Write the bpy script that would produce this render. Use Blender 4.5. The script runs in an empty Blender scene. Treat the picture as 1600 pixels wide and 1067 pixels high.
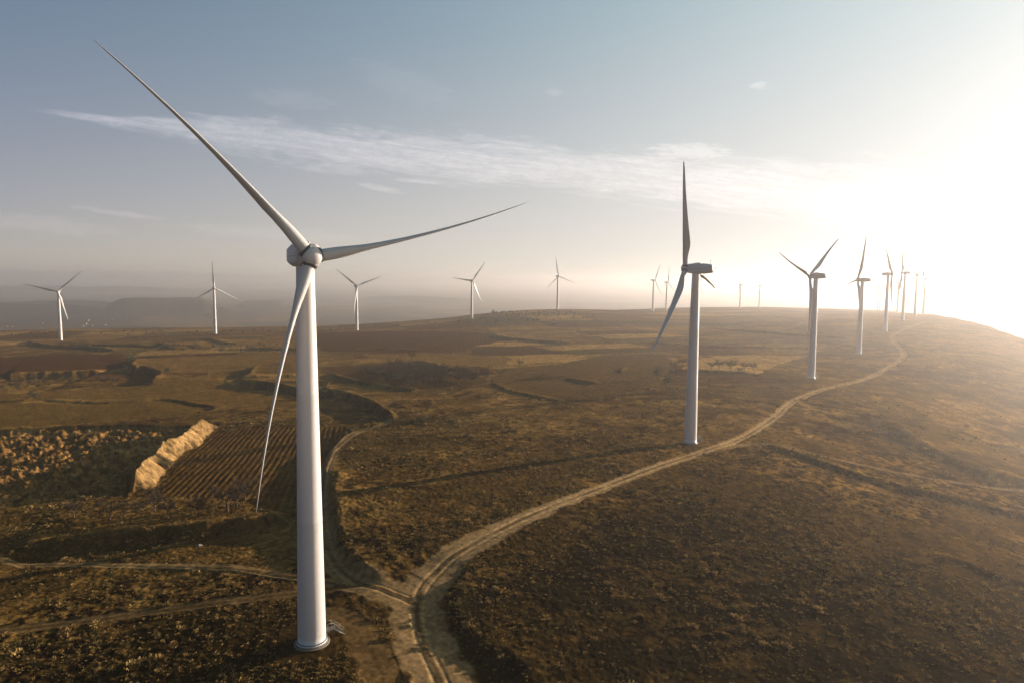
import bpy, bmesh, math, random
import numpy as np
from mathutils import Vector, Matrix, Euler

rad = math.radians
scene = bpy.context.scene
C = scene.collection
rng = np.random.default_rng(7)
random.seed(7)

# ------------------------------------------------------------------ camera
FPX, PITCH, ROLL, CAM_Z = 1067.0, rad(5.2), rad(0.52), 51.9
_R0 = np.array([1, 0, 0.]); FWD = np.array([0, math.cos(PITCH), -math.sin(PITCH)])
_U0 = np.array([0, math.sin(PITCH), math.cos(PITCH)])
RGT = _R0 * math.cos(ROLL) + _U0 * math.sin(ROLL)
UPV = -_R0 * math.sin(ROLL) + _U0 * math.cos(ROLL)
cam_data = bpy.data.cameras.new('camera')
cam = bpy.data.objects.new('camera', cam_data); C.objects.link(cam)
cam_data.sensor_width = 36.0; cam_data.lens = 36.0 * FPX / 1600.0
cam_data.clip_start = 0.5; cam_data.clip_end = 120000
m = Matrix((RGT, UPV, -FWD)).transposed().to_4x4(); m.translation = (0, 0, CAM_Z)
cam.matrix_world = m
scene.camera = cam

# ------------------------------------------------------------------ light, sky, exposure
SUN_AZ, SUN_EL = rad(60.0), rad(11.0)          # azimuth measured from +Y towards +X
sun_vec = Vector((math.sin(SUN_AZ) * math.cos(SUN_EL), math.cos(SUN_AZ) * math.cos(SUN_EL), math.sin(SUN_EL)))
sd = bpy.data.lights.new('sun', 'SUN'); sd.energy = 5.0; sd.angle = rad(0.45); sd.color = (1.0, 0.87, 0.74)
sun = bpy.data.objects.new('sun', sd); C.objects.link(sun)
sun.rotation_euler = (-sun_vec).to_track_quat('-Z', 'Y').to_euler(); sun.location = (0, 0, 400)

vs = scene.view_settings
vs.view_transform = 'Standard'; vs.look = 'None'; vs.gamma = 1.0; vs.exposure = 1.35; vs.use_curve_mapping = False
scene.render.engine = 'CYCLES'
scene.cycles.use_denoising = True
scene.cycles.max_bounces = 6; scene.cycles.volume_bounces = 1; scene.cycles.transparent_max_bounces = 8


def ray(x, y):
    """direction through a point of the 1600 x 1067 photograph"""
    return FWD + RGT * ((x - 800.0) / FPX) - UPV * ((y - 533.5) / FPX)


class NT:
    """small helper that writes node trees"""
    def __init__(s, tree): s.t = tree
    def n(s, kind, **kw):
        nd = s.t.nodes.new(kind)
        for k, v in kw.items(): setattr(nd, k, v)
        return nd
    def put(s, sock, v):
        if hasattr(v, 'is_output') or isinstance(v, bpy.types.NodeSocket): s.t.links.new(v, sock)
        else: sock.default_value = v
    def m(s, op, a, b=0.0, c=None, clamp=False):
        nd = s.n('ShaderNodeMath', operation=op, use_clamp=clamp)
        s.put(nd.inputs[0], a); s.put(nd.inputs[1], b)
        if c is not None: s.put(nd.inputs[2], c)
        return nd.outputs[0]
    def step(s, x, a, b):
        nd = s.n('ShaderNodeMapRange', interpolation_type='SMOOTHSTEP')
        s.put(nd.inputs[0], x); nd.inputs[1].default_value = a; nd.inputs[2].default_value = b
        nd.inputs[3].default_value = 0; nd.inputs[4].default_value = 1
        return nd.outputs[0]
    def noise(s, vec, scale, detail=4, rough=0.55, dist=0.0):
        nd = s.n('ShaderNodeTexNoise'); s.put(nd.inputs['Vector'], vec)
        nd.inputs['Scale'].default_value = scale; nd.inputs['Detail'].default_value = detail
        nd.inputs['Roughness'].default_value = rough; nd.inputs['Distortion'].default_value = dist
        return nd.outputs[0]
    def xyz(s, x, y, z=0.0):
        nd = s.n('ShaderNodeCombineXYZ')
        for i, v in enumerate((x, y, z)): s.put(nd.inputs[i], v)
        return nd.outputs[0]
    def mix(s, fac, a, b, blend='MIX'):
        nd = s.n('ShaderNodeMix', data_type='RGBA', blend_type=blend)
        s.put(nd.inputs[0], fac); s.put(nd.inputs[6], a); s.put(nd.inputs[7], b)
        return nd.outputs[2]


def azel(x, y):
    d = ray(x, y); d = d / np.linalg.norm(d)
    return math.atan2(d[0], d[1]), math.asin(d[2])


world = bpy.data.worlds.new('World'); scene.world = world; world.use_nodes = True
wt = world.node_tree; wt.nodes.clear(); W = NT(wt)
sky = W.n('ShaderNodeTexSky', sky_type='NISHITA')
sky.sun_disc = False; sky.sun_elevation = SUN_EL; sky.sun_rotation = SUN_AZ
sky.altitude = 600; sky.air_density = 1.0; sky.dust_density = 1.0; sky.ozone_density = 3.0
BG = 0.06
K = 2 ** -vs.exposure / BG
tc = W.n('ShaderNodeTexCoord'); sp = W.n('ShaderNodeSeparateXYZ'); wt.links.new(tc.outputs['Generated'], sp.inputs[0])
# the clear sky, and over it a thin high veil that scatters the sun forward (Henyey-Greenstein), denser towards the horizon
cs = W.m('ADD', W.m('ADD', W.m('MULTIPLY', sp.outputs[0], sun_vec.x), W.m('MULTIPLY', sp.outputs[1], sun_vec.y)), W.m('MULTIPLY', sp.outputs[2], sun_vec.z))
VG = 0.58
hg = W.m('DIVIDE', 1 - VG * VG, W.m('POWER', W.m('SUBTRACT', 1 + VG * VG, W.m('MULTIPLY', cs, 2 * VG)), 1.5))
low = W.m('EXPONENT', W.m('MULTIPLY', W.m('MAXIMUM', sp.outputs[2], 0.0), -1 / 0.173))
veil_a = W.mix(1.0, W.xyz(hg, hg, hg), (0.118, 0.325, 0.365, 1), 'MULTIPLY')
hgl = W.m('MULTIPLY', hg, low)
veil_b = W.mix(1.0, W.xyz(hgl, hgl, hgl), (1.98, 1.53, 0.93, 1), 'MULTIPLY')
hgn = W.m('MULTIPLY', hg, W.m('EXPONENT', W.m('MULTIPLY', W.m('MAXIMUM', sp.outputs[2], 0.0), -1 / 0.06)))
veil_b = W.mix(1.0, veil_b, W.mix(1.0, W.xyz(hgn, hgn, hgn), (0.65, 0.18, 0.0, 1), 'MULTIPLY'), 'ADD')
sky_col = W.mix(1.0, sky.outputs[0], (0.006, 0.034, 0.092, 1), 'MULTIPLY')
sky_col = W.mix(1.0, W.mix(1.0, sky_col, veil_a, 'ADD'), veil_b, 'ADD')
den = W.mix(1.0, W.mix(1.0, sky_col, (0.96, 0.96, 0.96, 1), 'MULTIPLY'), (1, 1, 1, 1), 'ADD')   # dense air brightens ever more slowly
sky_col = W.mix(1.0, W.mix(1.0, sky_col, den, 'DIVIDE'), (1.03 * K, 1.03 * K, 1.03 * K, 1), 'MULTIPLY')
az = W.m('ARCTAN2', sp.outputs[0], sp.outputs[1]); el = W.m('ARCSINE', sp.outputs[2])
# the long cirrus band: its line of elevation over azimuth, and its half width
band = [(40, 172), (200, 190), (350, 206), (500, 226), (650, 243), (800, 258), (950, 274), (1100, 290), (1250, 303), (1400, 314), (1600, 345)]
pa = np.array([azel(*q) for q in band]); pc = np.polyfit(pa[:, 0], pa[:, 1], 3)
half = [(40, 8), (110, 16), (250, 28), (400, 32), (600, 32), (800, 36), (1000, 40), (1250, 46), (1500, 55), (1600, 55)]
ph_ = np.array([(azel(x, 260)[0], h / FPX) for x, h in half]); hc = np.polyfit(ph_[:, 0], ph_[:, 1], 3)


def poly(c, x):
    v = float(c[0])
    for k in c[1:]: v = W.m('MULTIPLY_ADD', v, x, float(k)) if not isinstance(v, float) else W.m('MULTIPLY_ADD', x, v, float(k))
    return v


vc = poly(pc, az); az0 = azel(38, 172)[0]
hw = W.m('MULTIPLY', W.m('MAXIMUM', poly(hc, az), 0.006), W.m('ADD', 0.22, W.m('MULTIPLY', W.step(az, az0 - 0.02, az0 + 0.30), 0.78)))
dv = W.m('SUBTRACT', el, vc)
q = W.m('DIVIDE', dv, hw)
cl_vec = W.xyz(W.m('MULTIPLY', az, 9.0), W.m('MULTIPLY', dv, 60.0), 0.3)
edge_n = W.noise(cl_vec, 1.6, 5, 0.62, 0.4)
rip_vec = W.xyz(W.m('MULTIPLY', az, 55.0), W.m('MULTIPLY', dv, 130.0), 1.7)
rip = W.noise(rip_vec, 1.5, 5, 0.65, 0.6)
fib = W.noise(W.xyz(W.m('MULTIPLY', az, 11.0), W.m('ADD', W.m('MULTIPLY', dv, 210.0), W.m('MULTIPLY', az, 6.0)), 4.1), 1.0, 6, 0.62, 0.8)
rip = W.m('ADD', W.m('MULTIPLY', rip, 0.45), W.m('MULTIPLY', fib, 0.55))
aq = W.m('ABSOLUTE', q)
aq2 = W.m('ADD', aq, W.m('MULTIPLY', W.m('SUBTRACT', edge_n, 0.5), 2.2))
band_m = W.m('SUBTRACT', 1.0, W.step(aq2, 0.25, 1.15))
az0 = azel(38, 172)[0]
band_m = W.m('MULTIPLY', band_m, W.step(az, az0, az0 + 0.07))
band_m = W.m('MULTIPLY', band_m, W.m('ADD', 0.42, W.m('MULTIPLY', W.step(rip, 0.36, 0.66), 0.58)))


def wisp(x, y, w, h, amt, tilt=0.0, ns=1.0):
    a0, e0 = azel(x, y)
    du = W.m('MULTIPLY', W.m('SUBTRACT', az, a0), FPX / w); dw = W.m('MULTIPLY', W.m('SUBTRACT', W.m('SUBTRACT', el, e0), W.m('MULTIPLY', W.m('SUBTRACT', az, a0), -tilt)), FPX / h)
    r2 = W.m('ADD', W.m('MULTIPLY', du, du), W.m('MULTIPLY', dw, dw))
    nn = W.noise(W.xyz(W.m('MULTIPLY', az, 40.0 * ns), W.m('MULTIPLY', el, 170.0 * ns), x * 0.01), 1.4, 4, 0.6, 0.5)
    mm = W.m('SUBTRACT', 1.0, W.step(W.m('ADD', r2, W.m('MULTIPLY', W.m('SUBTRACT', nn, 0.5), 3.4)), 0.0, 1.25))
    return W.m('MULTIPLY', mm, amt)


cover = band_m
for wsp in [(1078, 238, 66, 13, 0.75, 0.05), (1186, 133, 14, 5, 0.55, 0.0), (865, 144, 16, 6, 0.3, 0.0), (592, 294, 34, 5, 0.45, 0.16),
            (660, 284, 48, 3.5, 0.5, 0.06), (185, 333, 50, 4, 0.28, 0.10), (745, 217, 45, 7, 0.38, 0.06), (460, 156, 60, 14, 0.16, 0.0),
            (630, 130, 80, 26, 0.12, 0.25), (60, 350, 90, 12, 0.22, 0.05), (430, 365, 130, 10, 0.18, 0.04), (1260, 268, 80, 10, 0.4, 0.06)]:
    cover = W.m('MAXIMUM', cover, wisp(*wsp))
cover = W.m('MULTIPLY', cover, 0.78)
cloud_col = W.mix(1.0, W.mix(1.0, sky_col, (1.15, 1.08, 1.06, 1), 'MULTIPLY'), (0.25 * K, 0.23 * K, 0.225 * K, 1), 'ADD')
sky_final = W.mix(cover, sky_col, cloud_col)
bg = W.n('ShaderNodeBackground'); wt.links.new(sky_final, bg.inputs[0]); bg.inputs[1].default_value = BG
wo = W.n('ShaderNodeOutputWorld'); wt.links.new(bg.outputs[0], wo.inputs[0])

# ------------------------------------------------------------------ numeric helpers
_tab = [rng.random((256, 256)).astype(np.float32) for _ in range(6)]


def vnoise(x, y, seed=0):
    t = _tab[seed % 6]
    xi = np.floor(x).astype(np.int64); yi = np.floor(y).astype(np.int64)
    fx = (x - xi).astype(np.float32); fy = (y - yi).astype(np.float32)
    fx = fx * fx * (3 - 2 * fx); fy = fy * fy * (3 - 2 * fy)
    x0 = (xi + seed * 37) & 255; x1 = (x0 + 1) & 255; y0 = (yi + seed * 91) & 255; y1 = (y0 + 1) & 255
    return (t[x0, y0] * (1 - fx) + t[x1, y0] * fx) * (1 - fy) + (t[x0, y1] * (1 - fx) + t[x1, y1] * fx) * fy


def fbm(x, y, scale, octv=4, seed=0, gain=0.5):
    v = 0; a = 1.0; tot = 0
    c, s = math.cos(0.6), math.sin(0.6)
    x = x / scale; y = y / scale
    for i in range(octv):
        v = v + a * vnoise(x + 17.3 * i, y - 9.1 * i, seed + i); tot += a; a *= gain
        x, y = (c * x - s * y) * 2.03, (s * x + c * y) * 2.03
    return v / tot


def sstep(a, b, x):
    t = np.clip((x - a) / (b - a), 0, 1)
    return t * t * (3 - 2 * t)


# ------------------------------------------------------------------ the turbines' places (base x, y, z above the first base)
# name: x, y, z, facing (deg), rotor phase (deg), cone, overhang, label
TURB = {
 'T1': (-28.2, 93.3, 0.0, 150.8, 45.4, 3.2, 3.9),
 'T2': (56.9, 213.1, 0.7, 303.6, 101.4, -0.5, 3.3),
 'T3': (161.2, 364.5, 0.1, 323.7, 50.9, 0.5, 3.3),
 'T4': (259.2, 507.9, -1.3, 281.0, 100.5, 1.5, 3.3),
 'T5': (357.1, 652.5, 5.0, 130.7, 47.3, 0.3, 3.3),
 'T6': (451.2, 788.9, 8.3, 304.0, 74.6, 0.5, 3.3),
 'T7': (539.5, 915.4, 7.5, 200.0, 60.0, 1.0, 3.3),
 'T8': (700.5, 1243.2, -2.8, 108.0, 60.0, 1.0, 3.3),
 'T9': (927.5, 1656.7, -17.2, 120.0, 20.0, 1.0, 3.3),
 'T10': (643.4, 1069.3, 3.7, 304.4, 71.4, 1.0, 3.3),
 'T11': (853.6, 1597.2, -12.5, 145.6, 68.4, 1.0, 3.3),
 'T12': (925.4, 1721.8, -18.1, 150.0, 20.0, 1.0, 3.3),
 'C1': (247.7, 1203.9, -2.7, 139.2, 93.7, 1.0, 3.3),
 'C2': (303.1, 1345.6, -7.0, 133.7, 113.7, 1.0, 3.3),
 'C3': (544.2, 1634.3, -11.2, 295.9, 30.4, 1.0, 3.3),
 'C4': (616.4, 1707.2, -13.6, 150.0, 33.0, 1.0, 3.3),
 'C5': (391.4, 1448.1, -7.5, 150.0, 83.0, 1.0, 3.3),
 'L1': (-509.9, 768.2, -21.6, 152.9, 75.8, 1.0, 3.3),
 'L2': (-357.2, 819.2, -17.0, 152.0, 3.0, 1.0, 3.3),
 'L3': (-193.8, 850.4, -13.2, 150.0, 52.0, 1.0, 3.3),
 'L4': (-58.0, 976.3, -5.8, 150.0, 84.0, 1.0, 3.3),
 'L5': (74.9, 1133.4, 2.2, 156.0, 11.0, 1.0, 3.3),
}

# ------------------------------------------------------------------ broad relief: thin plate spline through known heights
ctrl = [(math.degrees(math.atan2(v[0], v[1])), math.hypot(v[0], v[1]), v[2]) for v in TURB.values()]
ctrl += [(-100, 40, 0), (-60, 60, 0), (0, 55, 0), (60, 60, -3), (100, 40, -2), (-36, 100, -2), (0, 100, 0), (36, 100, -2), (60, 130, -10),
         (-36, 200, -7), (-20, 200, -4), (-9, 180, 0.6), (4, 190, 1.6), (0, 240, 0.8), (30, 200, -4), (36, 200, -8), (45, 200, -14), (-36, 400, -14), (-15, 400, -8), (3, 400, -2),
         (36, 380, -9), (50, 380, -30), (-50, 1000, -24), (-38, 1150, -26), (-30, 1120, -26), (-22, 1080, -26), (-10, 1060, -20), (0, 700, -8), (14, 800, -3),
         (20, 1100, -4), (34, 700, 3), (36, 560, -1), (36, 760, 3), (45, 600, -30), (-100, 300, -8), (100, 200, -30), (80, 500, -60), (-70, 1000, -30)]
ctrl = np.array(ctrl)


def _q(azd, r): return np.stack([azd / 20.0, np.log(r) / 0.5], -1)


_cq = _q(ctrl[:, 0], ctrl[:, 1])


def _phi(d2): return 0.5 * d2 * np.log(d2 + 1e-9)


_n = len(ctrl); _A = np.zeros((_n + 3, _n + 3))
_d2 = ((_cq[:, None] - _cq[None]) ** 2).sum(-1); _A[:_n, :_n] = _phi(_d2) + np.eye(_n) * 0.05
_A[:_n, _n] = 1; _A[:_n, _n + 1:] = _cq; _A[_n, :_n] = 1; _A[_n + 1:, :_n] = _cq.T
_w = np.linalg.solve(_A, np.concatenate([ctrl[:, 2], np.zeros(3)]))
_ga = np.arange(-110, 110.01, 1.0); _gl = np.arange(math.log(25), math.log(40000), 0.025)
_GA, _GL = np.meshgrid(_ga, _gl)
_gq = np.stack([_GA / 20.0, _GL / 0.5], -1).reshape(-1, 2)
_gz = (_phi(((_gq[:, None] - _cq[None]) ** 2).sum(-1)) @ _w[:_n] + _w[_n] + _gq @ _w[_n + 1:]).reshape(_GA.shape)
# the plateau's rim, past which the land drops to the valley
_rim_a = [-110, -36, -25, -15, -5, 2, 4, 8, 12, 20, 28, 30, 32, 34, 36, 40, 45, 60, 110]
_rim_r = [1150, 1150, 1120, 1070, 1090, 1240, 1260, 1230, 1480, 1950, 2000, 1500, 1150, 960, 800, 600, 430, 270, 160]
_rim = np.interp(_GA, _rim_a, _rim_r); _R = np.exp(_GL)
_e = sstep(1.0, 1.9, _R / _rim)
_zrim = np.clip(_gz, -60, 12)
_gz = _zrim * (1 - _e) + (-110.0) * _e


def h0(x, y):
    a = np.degrees(np.arctan2(x, y)); l = np.log(np.maximum(np.hypot(x, y), 26.0))
    fa = np.clip((a + 110) / 1.0, 0, len(_ga) - 1.001); fl = np.clip((l - _gl[0]) / 0.025, 0, len(_gl) - 1.001)
    ia = fa.astype(int); il = fl.astype(int); fa = fa - ia; fl = fl - il
    return (_gz[il, ia] * (1 - fa) + _gz[il, ia + 1] * fa) * (1 - fl) + (_gz[il + 1, ia] * (1 - fa) + _gz[il + 1, ia + 1] * fa) * fl


def ground_point(x, y):
    """where the sight line through a photograph point meets the broad relief"""
    d = ray(x, y); hd = math.hypot(d[0], d[1])
    s = np.exp(np.linspace(math.log(30), math.log(30000), 3000)) / hd
    zz = CAM_Z + s * d[2] - h0(s * d[0], s * d[1])
    k = int(np.argmax(zz < 0))
    if k == 0: return (s[-1] * d[0], s[-1] * d[1]) if zz[0] > 0 else (s[0] * d[0], s[0] * d[1])
    t = zz[k - 1] / (zz[k - 1] - zz[k]); ss = s[k - 1] * (1 - t) + s[k] * t
    return (ss * d[0], ss * d[1])


def gp(pts): return np.array([ground_point(*p) for p in pts])


def smooth_line(P, n=8):
    P = np.asarray(P, float); out = []
    Q = np.vstack([2 * P[0] - P[1], P, 2 * P[-1] - P[-2]])
    for i in range(1, len(Q) - 2):
        for t in np.linspace(0, 1, n, endpoint=False):
            a, b, c, d = Q[i - 1], Q[i], Q[i + 1], Q[i + 2]
            out.append(0.5 * ((2 * b) + (c - a) * t + (2 * a - 5 * b + 4 * c - d) * t * t + (3 * b - a - 3 * c + d) * t ** 3))
    out.append(P[-1]); return np.array(out)


# ------------------------------------------------------------------ the ground's grid
def _radii():
    r = [30.0]
    while r[-1] < 82: r.append(r[-1] + 1.2)
    while r[-1] < 1500: r.append(r[-1] + min(max(r[-1] ** 2 * 1.55e-5, 0.24), 4.0))
    while r[-1] < 36000: r.append(r[-1] * 1.013)
    return np.array(r)


RR = _radii()
AA = np.concatenate([np.arange(-105, -46, 0.75), np.arange(-46, 46, 0.062), np.arange(46, 105.1, 0.75)])
NR, NA = len(RR), len(AA)
ar = np.radians(AA)
X = (RR[:, None] * np.sin(ar)[None]).ravel(); Y = (RR[:, None] * np.cos(ar)[None]).ravel()
RAD = np.repeat(RR, NA)
NV = len(X)
Z = h0(X, Y)
tree_id = None


def near_poly(P, margin):
    lo = P.min(0) - margin; hi = P.max(0) + margin
    return np.nonzero((X > lo[0]) & (X < hi[0]) & (Y > lo[1]) & (Y < hi[1]))[0]


def seg_dist(px, py, P):
    """distance, signed (left of the line's direction positive), and 0..1 run along it"""
    best = np.full(len(px), 1e9); sgn = np.zeros(len(px)); run = np.zeros(len(px))
    L = np.concatenate([[0], np.cumsum(np.hypot(*np.diff(P, axis=0).T))])
    for i in range(len(P) - 1):
        a, b = P[i], P[i + 1]; ex, ey = b - a; l2 = ex * ex + ey * ey + 1e-9
        t = np.clip(((px - a[0]) * ex + (py - a[1]) * ey) / l2, 0, 1)
        dx = px - a[0] - t * ex; dy = py - a[1] - t * ey; d = dx * dx + dy * dy
        k = d < best
        best[k] = d[k]; sgn[k] = np.sign(ex * dy - ey * dx)[k]; run[k] = ((L[i] + t * math.sqrt(l2)) / L[-1])[k]
    return np.sqrt(best), sgn, run, L[-1]


def inside(px, py, P):
    c = np.zeros(len(px), bool); j = len(P) - 1
    for i in range(len(P)):
        xi, yi = P[i]; xj, yj = P[j]
        c ^= ((yi > py) != (yj > py)) & (px < (xj - xi) * (py - yi) / (yj - yi + 1e-12) + xi); j = i
    return c


# --- banks: photograph lines, the side that stands high, step height, face width, reach
BANKS = [
 ([(604, 908), (575, 895), (548, 874), (529, 848), (520, 812), (517, 770), (524, 738)], 2.6, 3.0, 14),
 ([(507, 800), (501, 750), (510, 716), (528, 690), (560, 667)], 2.6, 3.0, 14),
 ([(612, 660), (602, 648), (580, 635), (550, 622), (520, 613), (465, 610), (430, 604), (400, 601), (374, 597), (364, 593)], 3.8, 3.0, 25),
 ([(656, 612), (622, 610), (597, 606), (547, 596), (522, 590), (500, 587)], 2.0, 3, 20),
 ([(0, 590), (56, 586), (112, 583), (156, 581)], 5.0, 9, 30),
 ([(231, 602), (240, 592), (247, 585), (226, 578), (208, 578), (202, 571), (212, 561)], 4.5, 4, 30),
 ([(368, 593), (382, 588), (392, 578), (401, 573)], 3.5, 4, 25),
 ([(34, 534), (76, 541), (140, 543), (180, 548)], 3.0, 6, 40),
 ([(90, 541), (200, 541), (320, 540)], 2.0, 6, 40),
 ([(37, 625), (59, 624), (93, 626), (169, 628), (253, 623), (298, 630), (329, 635), (321, 642), (260, 651), (150, 659), (0, 671)], 0.9, 2.5, 10),
 ([(884, 591), (905, 596), (932, 600)], 2.0, 4, 16), ([(966, 583), (968, 577), (976, 574)], 1.6, 3, 14),
 ([(629, 565), (662, 568), (685, 574), (715, 580)], 2.2, 4, 20),
 ([(726, 576), (812, 570), (887, 565)], 1.2, 4, 14),
 ([(760, 525), (795, 529), (829, 532), (864, 535), (898, 537)], 2.5, 8, 30),
 ([(245, 538), (267, 543), (300, 541)], 2.0, 6, 30), ([(320, 530), (343, 536), (370, 538)], 2.0, 6, 30),
 ([(1062, 580), (1094, 580), (1131, 582), (1187, 584)], 1.6, 4, 14),
 ([(835, 1085), (800, 1040), (765, 1018), (735, 998), (714, 976), (704, 951), (706, 926), (724, 901), (757, 877)], 1.7, 3.5, 12),
 ([(0, 866), (100, 851), (200, 840), (300, 828), (400, 812), (460, 795)], 3.2, 6, 18),
 ([(1175, 690), (1225, 703), (1300, 727), (1375, 752), (1450, 769), (1500, 780), (1560, 797), (1640, 812)], 1.3, 4, 14),
 ([(1365, 655), (1420, 690), (1450, 706), (1525, 736), (1640, 768)], 1.8, 12, 40),
 ([(890, 628), (960, 622), (1040, 608)], 1.0, 3, 14), ([(765, 598), (800, 612), (880, 628)], 0.9, 2.5, 14),
 ([(500, 548), (600, 546), (660, 547)], 1.5, 5, 20), ([(330, 546), (400, 545), (500, 547)], 2.2, 7, 30),
 ([(1000, 535), (1100, 541), (1200, 543), (1300, 545)], 1.8, 6, 30), ([(1100, 512), (1250, 524), (1330, 528)], 1.8, 6, 30),
 ([(1440, 870), (1500, 880), (1560, 905), (1640, 925)], 0.8, 3, 10),
]
bank_face = np.zeros(NV, np.float32); bank_lip = np.zeros(NV, np.float32)
for pts, hgt, wid, reach in BANKS:
    P = smooth_line(gp(pts), 5)
    I = near_poly(P, reach * 3)
    d, s, run, L = seg_dist(X[I], Y[I], P)
    # the high side lies to the photograph's right / far side
    mid = P[len(P) // 2]; nx = P[len(P) // 2 + 1] - P[len(P) // 2 - 1]
    left = np.array([-nx[1], nx[0]]); hi_dir = np.array([0.6, 0.8])
    side = 1.0 if np.dot(left, hi_dir) > 0 else -1.0
    sd_ = d * s * side
    wob = 1.0 + 0.9 * (fbm(X[I], Y[I], 9.0, 3, 2) - 0.5)
    fade = sstep(0.0, 0.10, run) * sstep(1.0, 0.90, run)
    # ends: keep the step off beyond the line's ends
    prof = sstep(-wid * 0.5, wid * 0.5, sd_ + (fbm(X[I], Y[I], 4.0, 2, 3) - 0.5) * wid * 0.5) - 0.5
    Z[I] += hgt * wob * fade * prof * np.exp(-d / reach)
    lw_ = np.maximum(1.2, RAD[I] * 0.004)
    bank_lip[I] = np.maximum(bank_lip[I], fade * np.exp(-((sd_ - wid * 0.5 - lw_) / lw_) ** 2))
    bank_face[I] = np.maximum(bank_face[I], fade * np.exp(-(sd_ / (wid * 0.6)) ** 2))

# --- the spoil bank beside the vineyard and the pit left of it
sp_top = gp([(322, 666), (300, 682), (285, 697), (262, 708), (240, 730), (220, 748), (206, 770)])
sp_line = smooth_line(sp_top, 5)
I = near_poly(sp_line, 40); d, s, run, L = seg_dist(X[I], Y[I], sp_line)
_mid = sp_line[len(sp_line) // 2 + 1] - sp_line[len(sp_line) // 2 - 1]
side = 1.0 if np.dot(np.array([-_mid[1], _mid[0]]), np.array([1.0, 0.0])) > 0 else -1.0
sd_ = d * s * side
on = sstep(0.0, 0.06, run) * sstep(1.0, 0.90, run)
rw = 5.6 + 2.8 * (fbm(X[I], Y[I], 5, 4, 1) - 0.5)
ridge = np.where(sd_ > 0, np.clip(1 - sd_ / rw, 0, 1), np.clip(1 + sd_ / 3.2, 0, 1))
gul = 0.5 * np.abs(np.sin(run * L * 1.1 + 5 * fbm(X[I], Y[I], 5, 3, 4))) ** 2 * fbm(X[I], Y[I], 3, 3, 2) * 1.6 * (sd_ > 0)
spoil_h = (4.4 + 2.4 * (fbm(X[I], Y[I], 6, 4, 5) - 0.5)) * (ridge + 0.13 * (fbm(X[I], Y[I], 1.6, 3, 3) - 0.5) * np.minimum(ridge * 4, 1)) * on - gul * (ridge > 0.05) * (ridge < 0.95)
Z[I] += spoil_h
spoil = np.zeros(NV, np.float32); spoil[I] = (sd_ > -0.8) * (ridge > 0.03) * on
pit_poly = gp([(-60, 676), (0, 672), (100, 667), (200, 664), (262, 666), (300, 664), (296, 676), (262, 702), (232, 726), (205, 752), (196, 775), (130, 778), (60, 783), (-60, 800)])
I = near_poly(pit_poly, 5); ins = inside(X[I], Y[I], pit_poly)
dd, _, _, _ = seg_dist(X[I], Y[I], np.vstack([pit_poly, pit_poly[:1]]))
pit_d = np.where(ins, dd, -dd)
pit = np.zeros(NV, np.float32); pit[I] = sstep(0.0, 1.5, pit_d)
dep = sstep(-0.5, 3.0, pit_d)
b1 = np.clip(fbm(X[I], Y[I], 2.6, 3, 3) - 0.42, 0, 1) * 2.0; b2 = np.clip(fbm(X[I], Y[I], 1.2, 2, 1) - 0.45, 0, 1) * 1.6
Z[I] += -2.4 * dep + dep * (np.minimum(b1, 0.55) * 2.6 + np.minimum(b2, 0.4) * 1.2)

# --- tracks: photograph centre line, half width (m)
ROADS = {
 'main': ([(705, 1110), (690, 1060), (672, 1020), (658, 985), (652, 955), (655, 925), (672, 898), (703, 871), (750, 843), (800, 817), (860, 791), (920, 768), (980, 745), (1040, 723), (1100, 704), (1150, 687), (1182, 670),
           (1215, 647), (1245, 624), (1290, 607), (1340, 595), (1372, 583), (1395, 570), (1408, 561), (1414, 553), (1408, 544), (1397, 534), (1393, 527), (1402, 520), (1424, 510), (1445, 503)], 1.85),
 'farm': ([(652, 935), (628, 925), (604, 916), (578, 907), (556, 896), (530, 876), (513, 850), (505, 815), (503, 765), (511, 730), (524, 706), (547, 686), (575, 671), (596, 664), (606, 657)], 2.0),
 'spur': ([(500, 955), (540, 962), (562, 985), (585, 1020), (605, 1080)], 2.4),
 'lane': ([(-60, 992), (0, 982), (100, 969), (200, 955), (300, 941), (400, 926), (470, 915), (560, 905), (640, 927)], 1.5),
 'edge': ([(-60, 872), (0, 872), (100, 873), (200, 876), (330, 880), (400, 884), (465, 893), (540, 905)], 1.3),
 'slope': ([(1130, 699), (1180, 692), (1225, 697), (1275, 709), (1350, 725), (1425, 740), (1525, 755), (1640, 767)], 1.2),
 'far': ([(1180, 524), (1230, 514), (1262, 503), (1290, 497)], 2.0),
}
road_d = np.full(NV, 99.0, np.float32); road_w = np.ones(NV, np.float32); road_id = np.zeros(NV, np.int8); road_s = np.zeros(NV, np.float32)
for ri, (nm, (pts, hwid)) in enumerate(ROADS.items()):
    P = smooth_line(gp(pts), 6)
    I = near_poly(P, 14)
    d, s, run, L = seg_dist(X[I], Y[I], P)
    hw_ = np.full(len(I), hwid)
    if nm == 'main': hw_ = hwid + 2.1 * sstep(170, 105, RAD[I])
    if nm == 'farm': hw_ = hwid + 1.6 * sstep(0.22, 0.02, run)
    dn = d / hw_
    k = dn < road_d[I] / road_w[I]
    J = I[k]; road_d[J] = d[k]; road_w[J] = hw_[k]; road_id[J] = ri + 1; road_s[J] = (s * d)[k]
rn = road_d / road_w
on_road = sstep(1.25, 0.90, rn + 0.75 * (fbm(X, Y, 2.6, 4, 2) - 0.5))
Z -= 0.18 * on_road * (road_id != 5)

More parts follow.
